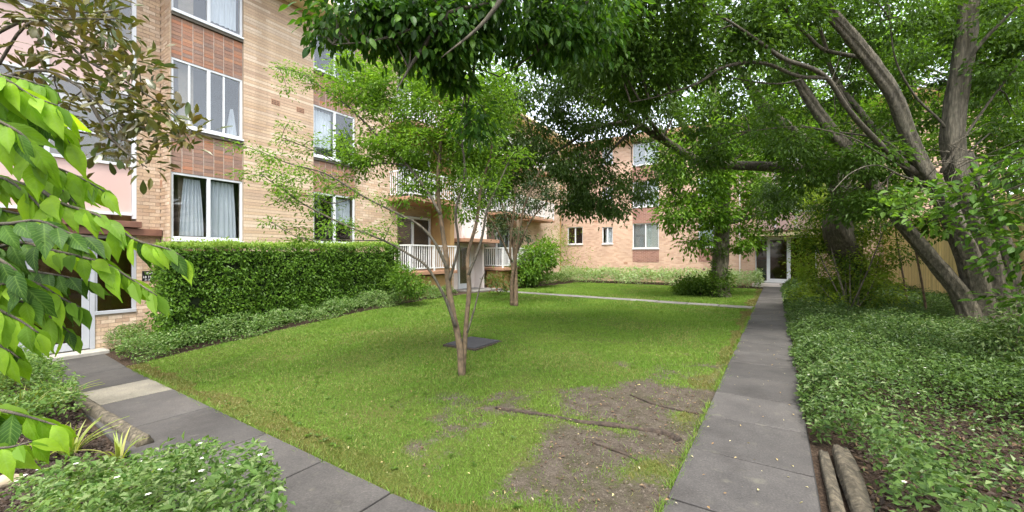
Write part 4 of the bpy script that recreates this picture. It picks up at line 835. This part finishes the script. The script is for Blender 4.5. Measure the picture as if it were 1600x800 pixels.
for l in lines7:
    s = min(stem7[1:], key=lambda q: np.linalg.norm(q-l[0])); parts.append(tube([s, (s+l[0])/2+np.array((0, 0, .05))]+l, np.linspace(.009, .0022, len(l)+2), 6, 4))
tubeobj('stem', parts, 'bark_dark', t7)
PB, DB, NB, LB, PD, DD, ND, LD = ([] for _ in range(8))
for bi, l in enumerate(lines7):
    Q = catmull(l, 10); Ls = np.concatenate([[0], np.cumsum(np.linalg.norm(np.diff(Q, axis=0), axis=1))]); side = 1
    for t in np.arange(.015, Ls[-1], .0165):
        p = np.array([np.interp(t, Ls, Q[:, q]) for q in range(3)]); d = norm(np.array([np.interp(min(t+.02, Ls[-1]), Ls, Q[:, q]) for q in range(3)])-p+1e-6)
        right = np.array((CY, SY, 0)); lat = norm(np.cross(d, (0, 0, 1.)))*side; side *= -1
        D = norm(d*.65+lat*.5+np.array((0, 0, -.55-.3*random.random()))+rng.normal(size=3)*.22); N = norm(np.array((0, 0, 1.))-np.array((-SY, CY, 0))*random.uniform(.2, 1.3)+rng.normal(size=3)*.3); Lf = random.uniform(.07, .125)*(1.25 if bi in (2, 3, 10, 16, 18) else 1.0)*(1.0 if t < Ls[-1]*.85 else .85)
        if bi in (4, 11, 17) or (bi == 1 and t < .25) or random.random() < .08: PD.append(p); DD.append(D); ND.append(N); LD.append(Lf)  # lower-left branches: shade painted as darker leaf colour; a few others dark at random
        else: PB.append(p); DB.append(D); NB.append(N); LB.append(Lf)
    PB.append(Q[-1]); DB.append(norm(Q[-1]-Q[-3]+np.array((0, 0, -.02)))); NB.append(np.array((.3, -.3, 1.))); LB.append(.08)
nb = max(0, 300-len(PD)); near, rest7 = nearest_split([np.array(PB), np.array(DB), np.array(NB), np.array(LB), np.array(LB)*.44, rng.random(len(PB))], nb, .3)
leafparts(leafprotos('leaf', .41, 9, .24, .3, 'leaf_fore', LANCE), t7, *near[:4]); leafparts(leafprotos('leaf', .41, 6, .24, .3, 'leaf_fore_dark', LANCE), t7, *map(np.array, (PD, DD, ND, LD)))
if len(rest7[0]): leafstuff('foliage', rest7, 'leaf_bright', t7, 'hex')

# -- dark glossy shrub at the right edge
t9 = thing('camellia_shrub', 'dark glossy large-leaved shrub reaching in from the right edge before the tree', 'shrub', (4.6, 4.4, 0))
st9 = [np.array((4.7,4.5,-.1)), np.array((4.6,4.6,1.0)), np.array((4.5,4.8,2.0)), np.array((4.5,4.9,3.0))]
b9 = blobs_px([(1585,250,4.9,36,40,7),(1560,320,5.0,45,30,8),(1500,330,5.3,40,20,5),(1590,380,4.8,30,40,7),(1470,300,5.6,26,16,3),(1545,290,5,30,24,4),(1600,460,4.8,30,40,6),(1450,345,5.6,30,16,3),(1520,375,5.6,30,20,4),(1575,420,5.,24,24,4),(1430,300,6.2,30,20,4),(1400,330,6.2,24,16,3),(1540,340,5.3,36,22,5)])
parts = [tube(st9, [.05,.045,.035,.02], 8, 4)]+connect(b9, [catmull(st9, 6)], 3, .014)
tubeobj('stem', parts, 'bark_dark', t9); arr = clumps(b9, .105, .17, 10, .8, .2, .52, km=1.7); near, rest9 = nearest_split(arr, 290); leafparts(leafprotos('leaf', .5, 4, .12, .15, 'leaf_fore_dark'), t9, *near[:4])
if len(rest9[0]): leafstuff('foliage', rest9, 'leaf_fore_dark', t9, 'hex')

# -- background trees beyond the fence and roofs
def bgtree(label, base, blobs, leafL, mat, cl=.5, per=50, h=6):
    t = thing('background_tree', label, 'tree', base, 'trees beyond the fence'); base = np.asarray(base, float)
    tk = [base+np.array((0, 0, -.2)), base+np.array((.1, .1, h*.35)), base+np.array((-.1, .2, h*.7)), base+np.array((.1, 0, h))]
    parts = [tube(tk, [.22, .18, .12, .05], 8, 4, .06)]+connect(blobs, [catmull(tk, 6)], 2, .05); tubeobj('trunk', parts, 'bark_dark', t)
    leafstuff('crown', clumps(blobs, leafL*1.15, cl, per, .7, .3, .55, km=2.2), mat, t)
bgtree('bright green tree rising behind the fence left of the big grey stems', (8.0, 20.5, 0), blobs_px([(1290,140,19,70,60,26),(1340,200,18,60,50,22),(1250,90,19,70,60,24),(1380,110,19,60,60,20),(1300,260,18.5,60,40,18),(1300,30,19,80,60,22)]), .15, 'leaf_bright')
bgtree('bright green tree between the two tallest grey stems beyond the fence', (8.5, 14.5, 0), blobs_px([(1430,110,14,60,60,26),(1450,200,14,50,45,18),(1420,40,14,70,60,24),(1400,260,14,40,40,14),(1460,20,14,60,50,16)]), .12, 'leaf_bright', .42)
bgtree('yellowish green tree at the upper right corner beyond the fence', (9.5, 9.5, 0), blobs_px([(1560,70,11,60,50,26),(1590,150,11,45,45,14),(1560,220,11,40,50,12),(1540,20,11,70,50,20),(1550,310,11,40,30,10),(1620,60,11,40,60,12),(1600,250,11,40,50,12),(1530,150,11.5,40,50,12),(1590,10,11,50,50,14)]), .10, 'leaf_bright', .34)
bgtree('pale green tree crown showing above the far roof behind the leaning limb', (-6.0, 34.0, 0), blobs_px([(930,120,32,60,40,24),(990,100,32,60,50,24),(880,80,32,70,50,22),(1050,60,32,70,50,14)]), .26, 'leaf_bright', .8, 40, 9)

# -- shrubs in the right bed and the far corner
def shrub(name, label, cat, c, blobs, leafL, mat, cl=.2, per=45, wr=.45):
    t = thing(name, label, cat, c); c = np.asarray(c, float); st = []
    for q in blobs:
        e = np.asarray(q[0]); st.append(tube([c+rng.normal(size=3)*np.array((.08, .08, 0)), (c+e)/2+rng.normal(size=3)*.06, e], [.022, .016, .006], 6, 3))
    tubeobj('stem', st, 'bark_dark', t); leafstuff('foliage', clumps(blobs, leafL*1.15, cl, per, .8, .25, wr, km=2.1), mat, t); return t
g = ground_at(1330, 505)
ob = blobs_px([(1265,360,12.3,24,26,12),(1300,385,11.8,32,30,18),(1282,435,12,28,30,17),(1335,430,11,34,34,20),(1328,365,11.6,32,26,14),(1350,335,11.4,30,26,10),(1285,320,12,30,24,10),(1310,470,11,44,18,16),(1375,395,10.6,22,32,10),(1252,410,13,14,28,7),(1372,455,10.4,26,26,10),(1262,465,12,22,16,7),(1390,335,10.4,30,22,8),(1325,305,11.6,30,18,7),(1268,300,12.6,22,20,6)])
os_ = shrub('olive_shrub', 'bushy olive-green shrub beside the path below the leaning tree', 'shrub', g, ob, .075, 'leaf_olive', .2, 50)
leafstuff('inner_foliage', clumps([(b_[0]+rng.normal(size=3)*.15, tuple(.8*q for q in b_[1]), b_[2]) for b_ in ob], .075, .2, 40, .8, .3, .5), 'leaf_big', os_)  # darker leaf colour inside the shrub paints in its shaded interior
g = ground_at(1560, 590)
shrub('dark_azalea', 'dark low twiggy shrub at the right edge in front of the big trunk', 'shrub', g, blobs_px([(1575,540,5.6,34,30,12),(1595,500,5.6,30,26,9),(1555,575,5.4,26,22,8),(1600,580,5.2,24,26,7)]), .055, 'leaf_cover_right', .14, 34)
g = ground_at(838, 441)
shrub('round_bush', 'rounded light green bush in the far left corner of the lawn', 'bush', g, blobs_px([(835,410,21,30,28,30),(850,395,21.5,24,20,16),(815,420,21,18,20,12)]), .14, 'leaf_hedge', .35, 45)
g = ground_at(895, 432)
shrub('wispy_shrub', 'thin wispy pale shrub before the far corner window', 'shrub', g, blobs_px([(880,375,24.5,22,20,6),(905,400,24.5,26,22,7),(860,370,24.5,20,16,5)]), .10, 'leaf_olive', .4, 22)
g = ground_at(777, 458)
shrub('red_leaved_shrub', 'small shrub with reddish orange leaves by the second crepe myrtle', 'shrub', g, blobs_px([(775,440,16.5,16,8,8),(790,447,16.5,10,6,4)]), .11, 'leaf_autumn', .2, 18)
g = ground_at(640, 462)
shrub('corner_bush', 'loose light green bush at the end of the hedge below the balcony', 'bush', g, blobs_px([(632,435,13.2,16,20,16),(645,450,13.3,18,12,12)]), .08, 'leaf_hedge', .2, 40)
for (px, py, top, lab) in ((1072, 436, 372, 'bare sapling in the far bed before the brick wall'), (560, 470, 375, 'thin leafless sapling standing before the clipped hedge')):
    g = ground_at(px, py); Z = -SY*g[0]+CY*g[1]; t = thing('sapling', lab, 'sapling', g)
    st = [tube([g, U(px, (py+top)/2, Z), U(px+3, (py*.3+top*.7), Z)], [.016, .014, .008], 6, 3)]; en = []
    for k in range(9):
        e = U(px+random.uniform(-22, 28), top+random.uniform(-12, 22), Z+random.uniform(-.3, .3)); s = U(px+1, py+(top-py)*random.uniform(.45, .75), Z); st.append(tube([s, (s*.4+e*.6)+np.array((0, 0, .05)), e], [.008, .006, .002], 5, 3)); en.append((e, (.12, .12, .1), 1))
    tubeobj('stem', st, 'bark_smooth', t); leafstuff('leaves', clumps(en, .05, .1, 7, .8, .2), 'leaf_crepe', t)
for (px, py, tx, ty, lab) in ((1450, 512, 1428, 375, 'thin reddish sapling stem leaning before the fence, nearer the big trunk'), (1420, 497, 1402, 380, 'thin pale sapling stem before the fence, nearer the olive shrub')):
    g = ground_at(px, py); Z = -SY*g[0]+CY*g[1]; t = thing('sapling', lab, 'sapling', g); e = U(tx, ty, Z)
    tubeobj('stem', [tube([g, g*.6+e*.4+np.array((.02, 0, 0)), e, e+np.array((-.05, .05, .7))], [.03, .024, .018, .008], 7, 4)], 'bark_smooth', t)
    leafstuff('leaves', clumps([(e+np.array((0, 0, .7)), (.3, .3, .3), 5)], .07, .16, 12), 'leaf_big', t)

# ------------------------------------------------------------------ hedge and ground cover
hd = thing('clipped_hedge', 'tall clipped green hedge in front of the near brick wall', 'hedge', (-11.45, 6.6, -.1))
def hedge_top(y): return 1.93+.028*(y-3.5)
n = 24000
y = rng.uniform(3.35, 9.95, n); z = terr(-11.1, y)+(hedge_top(y)-terr(-11.1, y))*rng.random(n)**.9; x = -11.12+(fbm(y, z, 1.6, 5)-.5)*.28+rng.normal(size=n)*.05
keep = (fbm(y, z, 2.4, 8) > .24) & (rng.random(n) < .45+1.1*vn(y, z, 4.5, 3)); x, y, z = x[keep], y[keep], z[keep]; P = np.stack([x, y, z], 1)
n2 = 2600; y2 = rng.uniform(3.35, 3.6, n2); P2 = np.stack([rng.uniform(-11.85, -11.1, n2), y2+rng.normal(size=n2)*.05-.05, rng.uniform(-.4, 1.95, n2)], 1)
n3 = 1600; P3 = np.stack([rng.uniform(-11.8, -11.1, n3), 9.92+rng.normal(size=n3)*.05, rng.uniform(.05, 2.1, n3)], 1)
P = np.vstack([P, P2, P3]); n = len(P)
D = norm(np.array((.55, -.1, -.35))+rdir(n)*.6); N = norm(np.array((.7, -.1, .7))+rdir(n)*.5); L = .085*rng.uniform(.6, 1.25, n)
leafstuff('foliage', (P, D, N, L, L*.5, (fbm(P[:, 1], P[:, 2], 2, 6)*.4+rng.random(n)*.6) % 1), 'leaf_hedge', hd)
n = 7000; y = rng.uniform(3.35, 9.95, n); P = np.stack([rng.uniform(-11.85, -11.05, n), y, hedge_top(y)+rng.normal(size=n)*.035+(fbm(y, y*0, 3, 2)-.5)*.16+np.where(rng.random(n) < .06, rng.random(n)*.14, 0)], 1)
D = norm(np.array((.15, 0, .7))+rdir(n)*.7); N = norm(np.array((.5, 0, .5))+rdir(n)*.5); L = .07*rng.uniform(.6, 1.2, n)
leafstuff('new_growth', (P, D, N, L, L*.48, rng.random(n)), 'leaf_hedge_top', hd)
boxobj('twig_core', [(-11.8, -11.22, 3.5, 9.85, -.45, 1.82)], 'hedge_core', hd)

def cover(name, label, cat, poly_fn, x0, x1, y0, y1, dens, leafL, h, mat, seed=0, near=True, thin=None, flowers=0, edge=None):
    """low ground cover: leaves piled over humps; denser and finer near the viewpoint"""
    A = (x1-x0)*(y1-y0); n = int(A*dens); x = rng.uniform(x0, x1, n); y = rng.uniform(y0, y1, n)
    keep = poly_fn(x, y)
    if thin is not None: keep &= rng.random(n) < thin(x, y)
    d = np.maximum(-SY*x+CY*y, .8)
    if near: keep &= rng.random(n) < np.clip(7./d, .12, 1)
    x, y, d = x[keep], y[keep], d[keep]; n = len(x)
    hh = h*(.2+1.0*fbm(x, y, 1.5, seed)+.5*vn(x, y, 5.0, seed+5))*(edge(x, y) if edge is not None else 1)
    if thin is not None: hh = hh*np.clip(thin(x, y)*1.3, .25, 1)
    z = terr(x, y)+hh*rng.random(n)**.45+.01; P = np.stack([x, y, z], 1)
    D = norm(rdir(n)*np.array((1, 1, .5))+np.array((0, -.15, .05))); N = norm(np.array((0, -.25, 1.))+rdir(n)*.55)
    sc_ = np.clip(np.sqrt(d/7.), 1, 1.9) if near else 1
    L = leafL*rng.uniform(.5, 1.35, n)*sc_*(.75+.6*vn(x, y, 3.3, seed+8))
    o = leafstuff(name, (P, D, N, L, L*.48, (fbm(x, y, .8, seed+3)*.5+rng.random(n)*.55) % 1), mat); tag(o, label, cat)
    if flowers:
        k = rng.choice(n, flowers, replace=False); q = 5; Pf = np.repeat(P[k]+np.array((0, 0, .03)), q, 0); a = np.tile(np.arange(q)*2*np.pi/q, flowers)
        Df = np.stack([np.cos(a), np.sin(a), np.full(len(a), .25)], 1); Lf = np.full(len(a), .013)*np.repeat(rng.uniform(.8, 1.4, flowers), q)
        tag(leafstuff('blossom', (Pf, Df, norm(np.tile((0, 0, 1.), (len(a), 1))+.01), Lf, Lf*.6, rng.random(len(a))), 'petal', o), None)
    return o
cover('ground_cover', 'low light green ground cover along the foot of the hedge', 'ground cover', lambda x, y: (x > -11.25) & (x < BEDX+.1*np.sin(y*3)) & (y > 2.62), -11.3, -10.2, 2.62, 12.4, 2300, .052, .46, 'leaf_cover_pale', 1, False, edge=lambda x, y: np.clip((BEDX+.12-x)*2.6, .15, 1))
cover('ground_cover', 'dark green ground cover beside the entry path corner and brick pier', 'ground cover', lambda x, y: x < -11.2, -12.6, -11.2, 2.72, 3.4, 2200, .055, .55, 'leaf_cover', 7, False)
mulch_gap = lambda x, y: np.clip(.98-np.clip(1.6-((x-1.75)/1.0)**2-((y-4.5)/1.55)**2, 0, 1)*.74-np.clip(1.2-((x-2.6)/.7)**2-((y-7.8)/.8)**2, 0, 1)*.5-np.clip((3.4-y)*1.2, 0, .8), .07, 1)*(fbm(x, y, 1.8, 12)*.8+.65)
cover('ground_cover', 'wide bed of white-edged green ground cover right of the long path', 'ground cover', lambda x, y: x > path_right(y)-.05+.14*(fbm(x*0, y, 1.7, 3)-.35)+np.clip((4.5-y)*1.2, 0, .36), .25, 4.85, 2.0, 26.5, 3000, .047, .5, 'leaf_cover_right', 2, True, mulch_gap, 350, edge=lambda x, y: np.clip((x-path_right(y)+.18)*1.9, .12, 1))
cover('ground_cover', 'pale ground cover before the far brick wall left of the lawn tree', 'ground cover', lambda x, y: (y > 24.1+.15*np.sin(x*2)), -12.6, -1.6, 24.0, 26.6, 480, .12, .85, 'leaf_variegated', 4, False, edge=lambda x, y: np.clip((y-23.9)*1.6, .4, 1))
cover('ground_cover', 'small patch of pale ground cover by the far entry door', 'ground cover', lambda x, y: y > 24.0, -1.6, path_left(25)-.02, 23.9, 26.4, 480, .12, .8, 'leaf_variegated', 5, False)
cover('ground_cover', 'low ground cover at the left below the second balcony', 'ground cover', lambda x, y: x > -12, -12, -10.6, 17, 24, 420, .1, .55, 'leaf_cover', 6, False)
bedl = lambda x: LN2(x)
def LN2(x): return lawn_near(x)-1.0
cover('ground_cover', 'near clump of green ground cover with tiny white flowers at bottom left', 'ground cover', lambda x, y: (y < LN2(x)-.02+.30*np.clip(1-np.abs(x+2.6)/1.4, 0, 1)*fbm(x, y, 3, 2)*2) & (y > .45), -4.2, -1.15, .4, 1.9, 5200, .043, .46, 'leaf_cover', 8, True, lambda x, y: np.clip(1.6-np.abs(x+2.7)/1.3, 0, 1), 60)
cover('ground_cover', 'bright ground cover left of the entry path in front of the glass door', 'ground cover', lambda x, y: (y < LN2(x)+.02) & (x < -6.7), -12.0, -6.6, .0, 1.75, 2000, .05, .5, 'leaf_cover', 9, True)

# strap-leaved clumps, rock, logs, roots, litter in the beds
def strap(label, c, n, L):
    t = thing('strap_leaf_plant', label, 'plant', c, 'strap-leaved plants in the left bed'); c = np.asarray(c, float); parts, rn = [], []
    for k in range(n):
        a = random.uniform(0, 6.28); l = L*random.uniform(.6, 1.15); out = np.array((math.cos(a), math.sin(a), 0)); lean = random.uniform(.25, 1.0); sd = np.array((-out[1], out[0], 0)); V, m = [], 7
        for i in range(m):
            s = i/(m-1); p = c+out*(.03+l*lean*s*(.4+.6*s))+np.array((0, 0, l*(s-.55*lean*s*s))); wd = .011*(1-s**2.2)+.001; V += [p-sd*wd, p+np.array((0, 0, -.004)), p+sd*wd]
        me = npmesh('leaf', np.array(V), np.array([(i*3+j, i*3+j+1, i*3+4+j, i*3+3+j) for i in range(m-1) for j in (0, 1)]), np.zeros(len(V)), smooth=True); link('leaf', me, 'leaf_strap', t)
for k, (px, py, n, L, lab) in enumerate(((30, 665, 44, .5, 'yellow-green strap-leaved plant nearest the left edge above the mulch'), (85, 640, 44, .48, 'yellow-green strap-leaved plant beside the fallen log end'), (110, 715, 30, .42, 'yellow-green strap-leaved plant in the mulch before the log'), (10, 610, 36, .5, 'strap-leaved plant at the left edge below the ground cover'), (185, 720, 14, .36, 'sparse strap-leaved plant by the near log tip'), (60, 725, 26, .4, 'strap-leaved plant right of the sandstone rock'))):
    strap(lab, ground_at(px, py), n, L)
def log(label, a, b, r, lift=.0):
    a, b = np.array(a, float), np.array(b, float); t = tag(tubeobj('log', [tube([a*(1-s)+b*s+np.array((0, rng.normal()*.007, lift+rng.normal()*.005)) for s in np.linspace(0, 1, 7)], r*(1+.07*rng.normal(size=7)), 18, 8, .03, .16)], 'log_wood'), label, 'log', 'logs edging the beds'); return t
p, q = ground_at(228, 700), ground_at(118, 628); p[2] += .05; q[2] += .06
log('weathered log edging the entry path beside the strap-leaved plants', q, p, .062)
log('pale log edging the right path at the bottom, touching the slabs', (.40, 4.3, .02), (.36, 2.0, .02), .042)
log('thicker round log lying behind the other at the right path edge', (.52, 4.35, .05), (.50, 2.0, .05), .058)
def rock(label, c, s):
    bm = bmesh.new(); bmesh.ops.create_icosphere(bm, subdivisions=3, radius=1)
    for v in bm.verts:
        k = 1+.25*math.sin(v.co.x*3.1+1)*math.cos(v.co.y*2.7)+.12*math.sin(v.co.z*7+v.co.x*5); v.co = Vector((v.co.x*s[0]*k, v.co.y*s[1]*k, v.co.z*s[2]*k))
    me = bpy.data.meshes.new('rock'); bm.to_mesh(me); bm.free(); o = link('rock', me, 'stone'); o.location = tuple(c); tag(o, label, 'rock')
rock('tan sandstone rock in the mulch at the bottom left edge', ground_at(8, 765)+np.array((0, 0, .04)), (.10, .09, .07)); rock('brown rock at the log end beside the strap leaves', ground_at(102, 618)+np.array((0, 0, .04)), (.16, .12, .10))
def root(label, pts, r):
    P = []
    for px, py in pts:
        g = ground_at(px, py); P.append(g+np.array((0, 0, (float(fbm(g[0], g[1], .9, 9))-.5)*.05+(float(fbm(g[0], g[1], 4, 2))-.5)*.02+.006)))
    tag(tubeobj('tree_root', [tube(P, np.linspace(r*.6, r, len(P))*np.array([1+.3*math.sin(i*2.1) for i in range(len(P))])*.95, 10, 6, .12, .25)], 'root_wood'), label, 'root', 'tree roots in the bare soil')
root('longest surface root crossing the bare soil toward the path', ((775,639),(815,645),(860,650),(905,660),(950,665),(1000,672),(1035,678),(1062,690)), .030)
root('surface root nearest the long path above the longest root', ((985,618),(1010,628),(1045,638),(1090,646),(1110,650)), .016); root('short surface root below the longest root in bare soil', ((925,692),(950,702),(975,712),(997,722)), .012)
# drain cover in the lawn
dp = np.array([ground_at(*q) for q in ((700,543),(735,530),(776,532),(745,547))]); c = dp.mean(0)
dc = thing('drain_cover', 'dark square drain cover set in the lawn behind the near crepe myrtle', 'cover', c)
boxobj('grate', [(c[0]-.36, c[0]+.36, c[1]-.40, c[1]+.40, c[2]-.05, c[2]+.05)], 'drain', dc, .01); boxobj('frame', [(c[0]-.40, c[0]+.40, c[1]-.44, c[1]+.44, c[2]-.06, c[2]+.03)], 'root_wood', dc)

# ------------------------------------------------------------------ grass blades
N0 = 900000; x = rng.uniform(BEDX-.1, .2, N0); u = rng.random(N0); y = 2.0+22.2*u**2.0
xc = x; keep = (x < path_left(y)-.0) & (x > BEDX-.02) & (y > lawn_near(x)-.01) & (y < 24.2) & ~((y > 14.7+.03*(x+10)) & (y < 15.5+.03*(x+10)))
keep &= ~((np.abs(x-c[0]) < .4) & (np.abs(y-c[1]) < .44)); d = -SY*x+CY*y; r_ = CY*x+SY*y; keep &= (np.abs(r_/d) < 1.32) & (d > 1.5)
keep &= rng.random(N0) < np.clip((7./d)**1.2*np.sqrt(np.maximum(y-2, .02))*.42, .05, 1)
bz = bare(x, y)+(fbm(x, y, 5, 3)-.5)*.5
keep &= rng.random(N0) < np.clip((.66-bz)*2.6, .035, 1)*(.35+.9*fbm(x, y, 2.2, 21)).clip(0, 1)
x, y, d = x[keep], y[keep], d[keep]; n = len(x)
h = (.013+.024*fbm(x, y, 1.3, 15))*rng.uniform(.6, 1.4, n)*np.clip(d/8, 1, 1.6); ang = rng.random(n)*6.283; wd = .0026*np.clip(d/3.2, 1, 5)
base = np.stack([x, y, terr(x, y)+(fbm(x, y, .9, 9)-.5)*.05+(fbm(x, y, 4, 2)-.5)*.02], 1); sdv = np.stack([np.cos(ang), np.sin(ang), ang*0], 1)*wd[:, None]
lean = rng.normal(size=(n, 3))*np.array((.55, .55, 0))*h[:, None]; tip = base+lean+np.array((0, 0, 1.))*h[:, None]
V = np.stack([base-sdv, base+sdv, tip], 1).reshape(-1, 3); rn = np.clip(fbm(x, y, .8, 30)*.8+rng.random(n)*.4-.05, 0, 1)
edge = (y < lawn_near(x)+.42*fbm(x, y, 1.2, 8)+.05) | (x > path_left(y)-.22*fbm(x, y, 1.4, 4)*2)
F = np.arange(3*n).reshape(-1, 3)
for nm, sel, mt, lb in (('lawn_grass', ~edge, 'grass', 'short bright green lawn grass thinning to bare soil by the path'), ('lawn_moss', edge, 'grass_moss', 'yellow-brown mossy strip along the lawn edges')):
    k = np.repeat(sel, 3); Vs = V[k]; m = len(Vs)//3; tag(link(nm, npmesh(nm, Vs, np.arange(3*m).reshape(-1, 3), np.repeat(rn[sel], 3)), mt), lb, 'grass', kind='stuff')
ne = 5200; te = rng.random(ne); ye = np.where(te < .6, 2.4+14*rng.random(ne)**1.7, 0); xe2 = -1.2-8.5*rng.random(ne)
ex = np.where(te < .6, path_left(ye)+rng.normal(size=ne)*.018, xe2); ey = np.where(te < .6, ye, lawn_near(ex)+rng.normal(size=ne)*.018)
kk = vn(ex, ey, 2.6, 31) > .34; ex, ey = ex[kk], ey[kk]; ne = len(ex); dd = np.maximum(-SY*ex+CY*ey, 1.5)
eb = np.stack([ex, ey, terr(ex, ey)+.005], 1); ea = rng.random(ne)*6.283; es = np.stack([np.cos(ea), np.sin(ea), ea*0], 1)*(.0028*np.clip(dd/3.2, 1, 4))[:, None]; eh = rng.uniform(.03, .075, ne)
et = eb+np.stack([rng.normal(size=ne)*.6*eh, rng.normal(size=ne)*.6*eh, eh], 1)
tag(link('edge_grass', npmesh('edge_grass', np.stack([eb-es, eb+es, et], 1).reshape(-1, 3), np.arange(3*ne).reshape(-1, 3), np.repeat(rng.random(ne), 3)), 'grass'), 'longer grass blades creeping over the path edges', 'grass', kind='stuff')
nw = 450; wx = rng.uniform(-9.5, -.8, nw); wy = 2.3+9*rng.random(nw)**1.5; kw = (wx < path_left(wy)-.05) & (wy > lawn_near(wx)+.05) & (vn(wx, wy, 1.1, 17) > .42) & (bare(wx, wy) < .35); wx, wy = wx[kw], wy[kw]; nw = len(wx); q = 6
wp = np.repeat(np.stack([wx, wy, terr(wx, wy)+(fbm(wx, wy, .9, 9)-.5)*.05+.018], 1), q, 0); wa = rng.random(nw*q)*6.283; wd2 = np.stack([np.cos(wa), np.sin(wa), rng.uniform(.1, .6, nw*q)], 1); wl = rng.uniform(.02, .05, nw*q)
tag(leafstuff('lawn_weeds', (wp, wd2, norm(np.tile((0, 0, 1.), (nw*q, 1))+rdir(nw*q)*.2), wl, wl*.5, rng.random(nw*q)), 'leaf_big'), 'small broad-leaved weeds growing through the lawn', 'weeds')
# fallen leaves on the lawn and soil, bark chips and litter in the beds
def litter(name, label, n, fx, L, mat, zoff=.012, up=.35):
    x, y = fx(n); n = len(x); P = np.stack([x, y, terr(x, y)+zoff+(fbm(x, y, .9, 9)-.5)*.05], 1); D = norm(rdir(n)*np.array((1, 1, up))); N = norm(np.array((0, 0, 1.))+rdir(n)*.5); l = L*rng.uniform(.5, 1.5, n)
    tag(leafstuff(name, (P, D, N, l, l*.5, rng.random(n)), mat), label, 'leaf litter')
def lawnpts(n):
    x = rng.uniform(-9, -.6, n); y = 2.1+12*rng.random(n)**1.6; k = (x < path_left(y)) & (y > lawn_near(x)) & (rng.random(n) < np.clip(1.1-np.abs(x+2.2)/6, .1, 1)); return x[k], y[k]
litter('fallen_leaves', 'small pale fallen leaves scattered over the lawn and soil', 800, lawnpts, .022, 'dry_leaf', .03)
def soilpts(n):
    x = rng.uniform(-3.4, -.62, n); y = rng.uniform(2.1, 8.2, n); k = (x < path_left(y)-.02) & (y > lawn_near(x)+.02) & (bare(x, y) > .42); return x[k], y[k]
leafmat('soil_crumb', ev((.05,.04,.03), (.09,.072,.055), (.13,.11,.085), (.035,.028,.02)), .02, .95)
cx, cy = soilpts(9000); nc = len(cx); cr = rng.uniform(.003, .011, nc); cz = terr(cx, cy)+(fbm(cx, cy, .9, 9)-.5)*.05+(fbm(cx, cy, 4, 2)-.5)*.02
oc = np.array([(1,0,0),(0,1,0),(-1,0,0),(0,-1,0),(0,0,.8),(0,0,-.6)], float); of = np.array([(0,1,4),(1,2,4),(2,3,4),(3,0,4),(1,0,5),(2,1,5),(3,2,5),(0,3,5)])
cv = (np.stack([cx, cy, cz], 1)[:, None]+(oc[None]*rng.uniform(.6, 1.4, (nc, 6, 1)))*cr[:, None, None]).reshape(-1, 3)
tag(link('soil_crumbs', npmesh('soil_crumbs', cv, (of[None]+6*np.arange(nc)[:, None, None]).reshape(-1, 3), np.repeat(rng.random(nc), 6)), 'soil_crumb'), 'loose crumbs of soil and grit on the bare patch', 'soil', kind='stuff')
litter('dry_stalks', 'dry grass stalks and clippings on the bare soil', 1800, soilpts, .03, 'dead_leaf', .012, .15)
def pathpts(n): y = 2.2+14*rng.random(n)**1.6; return path_left(y)+.03+rng.random(n)*.84, y
litter('path_litter', 'tiny fallen leaves on the long path', 110, pathpts, .022, 'dry_leaf', .045)
def mulr(n): return rng.uniform(.55, 4.8, n), 2.0+6*rng.random(n)**1.4
litter('dead_leaves', 'brown dead leaves lying on the mulch of the right bed', 5000, mulr, .045, 'dead_leaf', .02)
leafmat('mulch_chip', ev((.03,.021,.015), (.045,.031,.022), (.075,.053,.04), (.022,.016,.012)), .05, .9)
litter('bark_chips', 'dark bark chips in the right bed', 16000, mulr, .045, 'mulch_chip', .02)
def mull(n): x = rng.uniform(-8, -1.2, n); y = rng.uniform(.3, 1.6, n); k = y < LN2(x); return x[k], y[k]
litter('bark_chips', 'dark bark chips in the left bed', 12000, mull, .04, 'mulch_chip', .03)
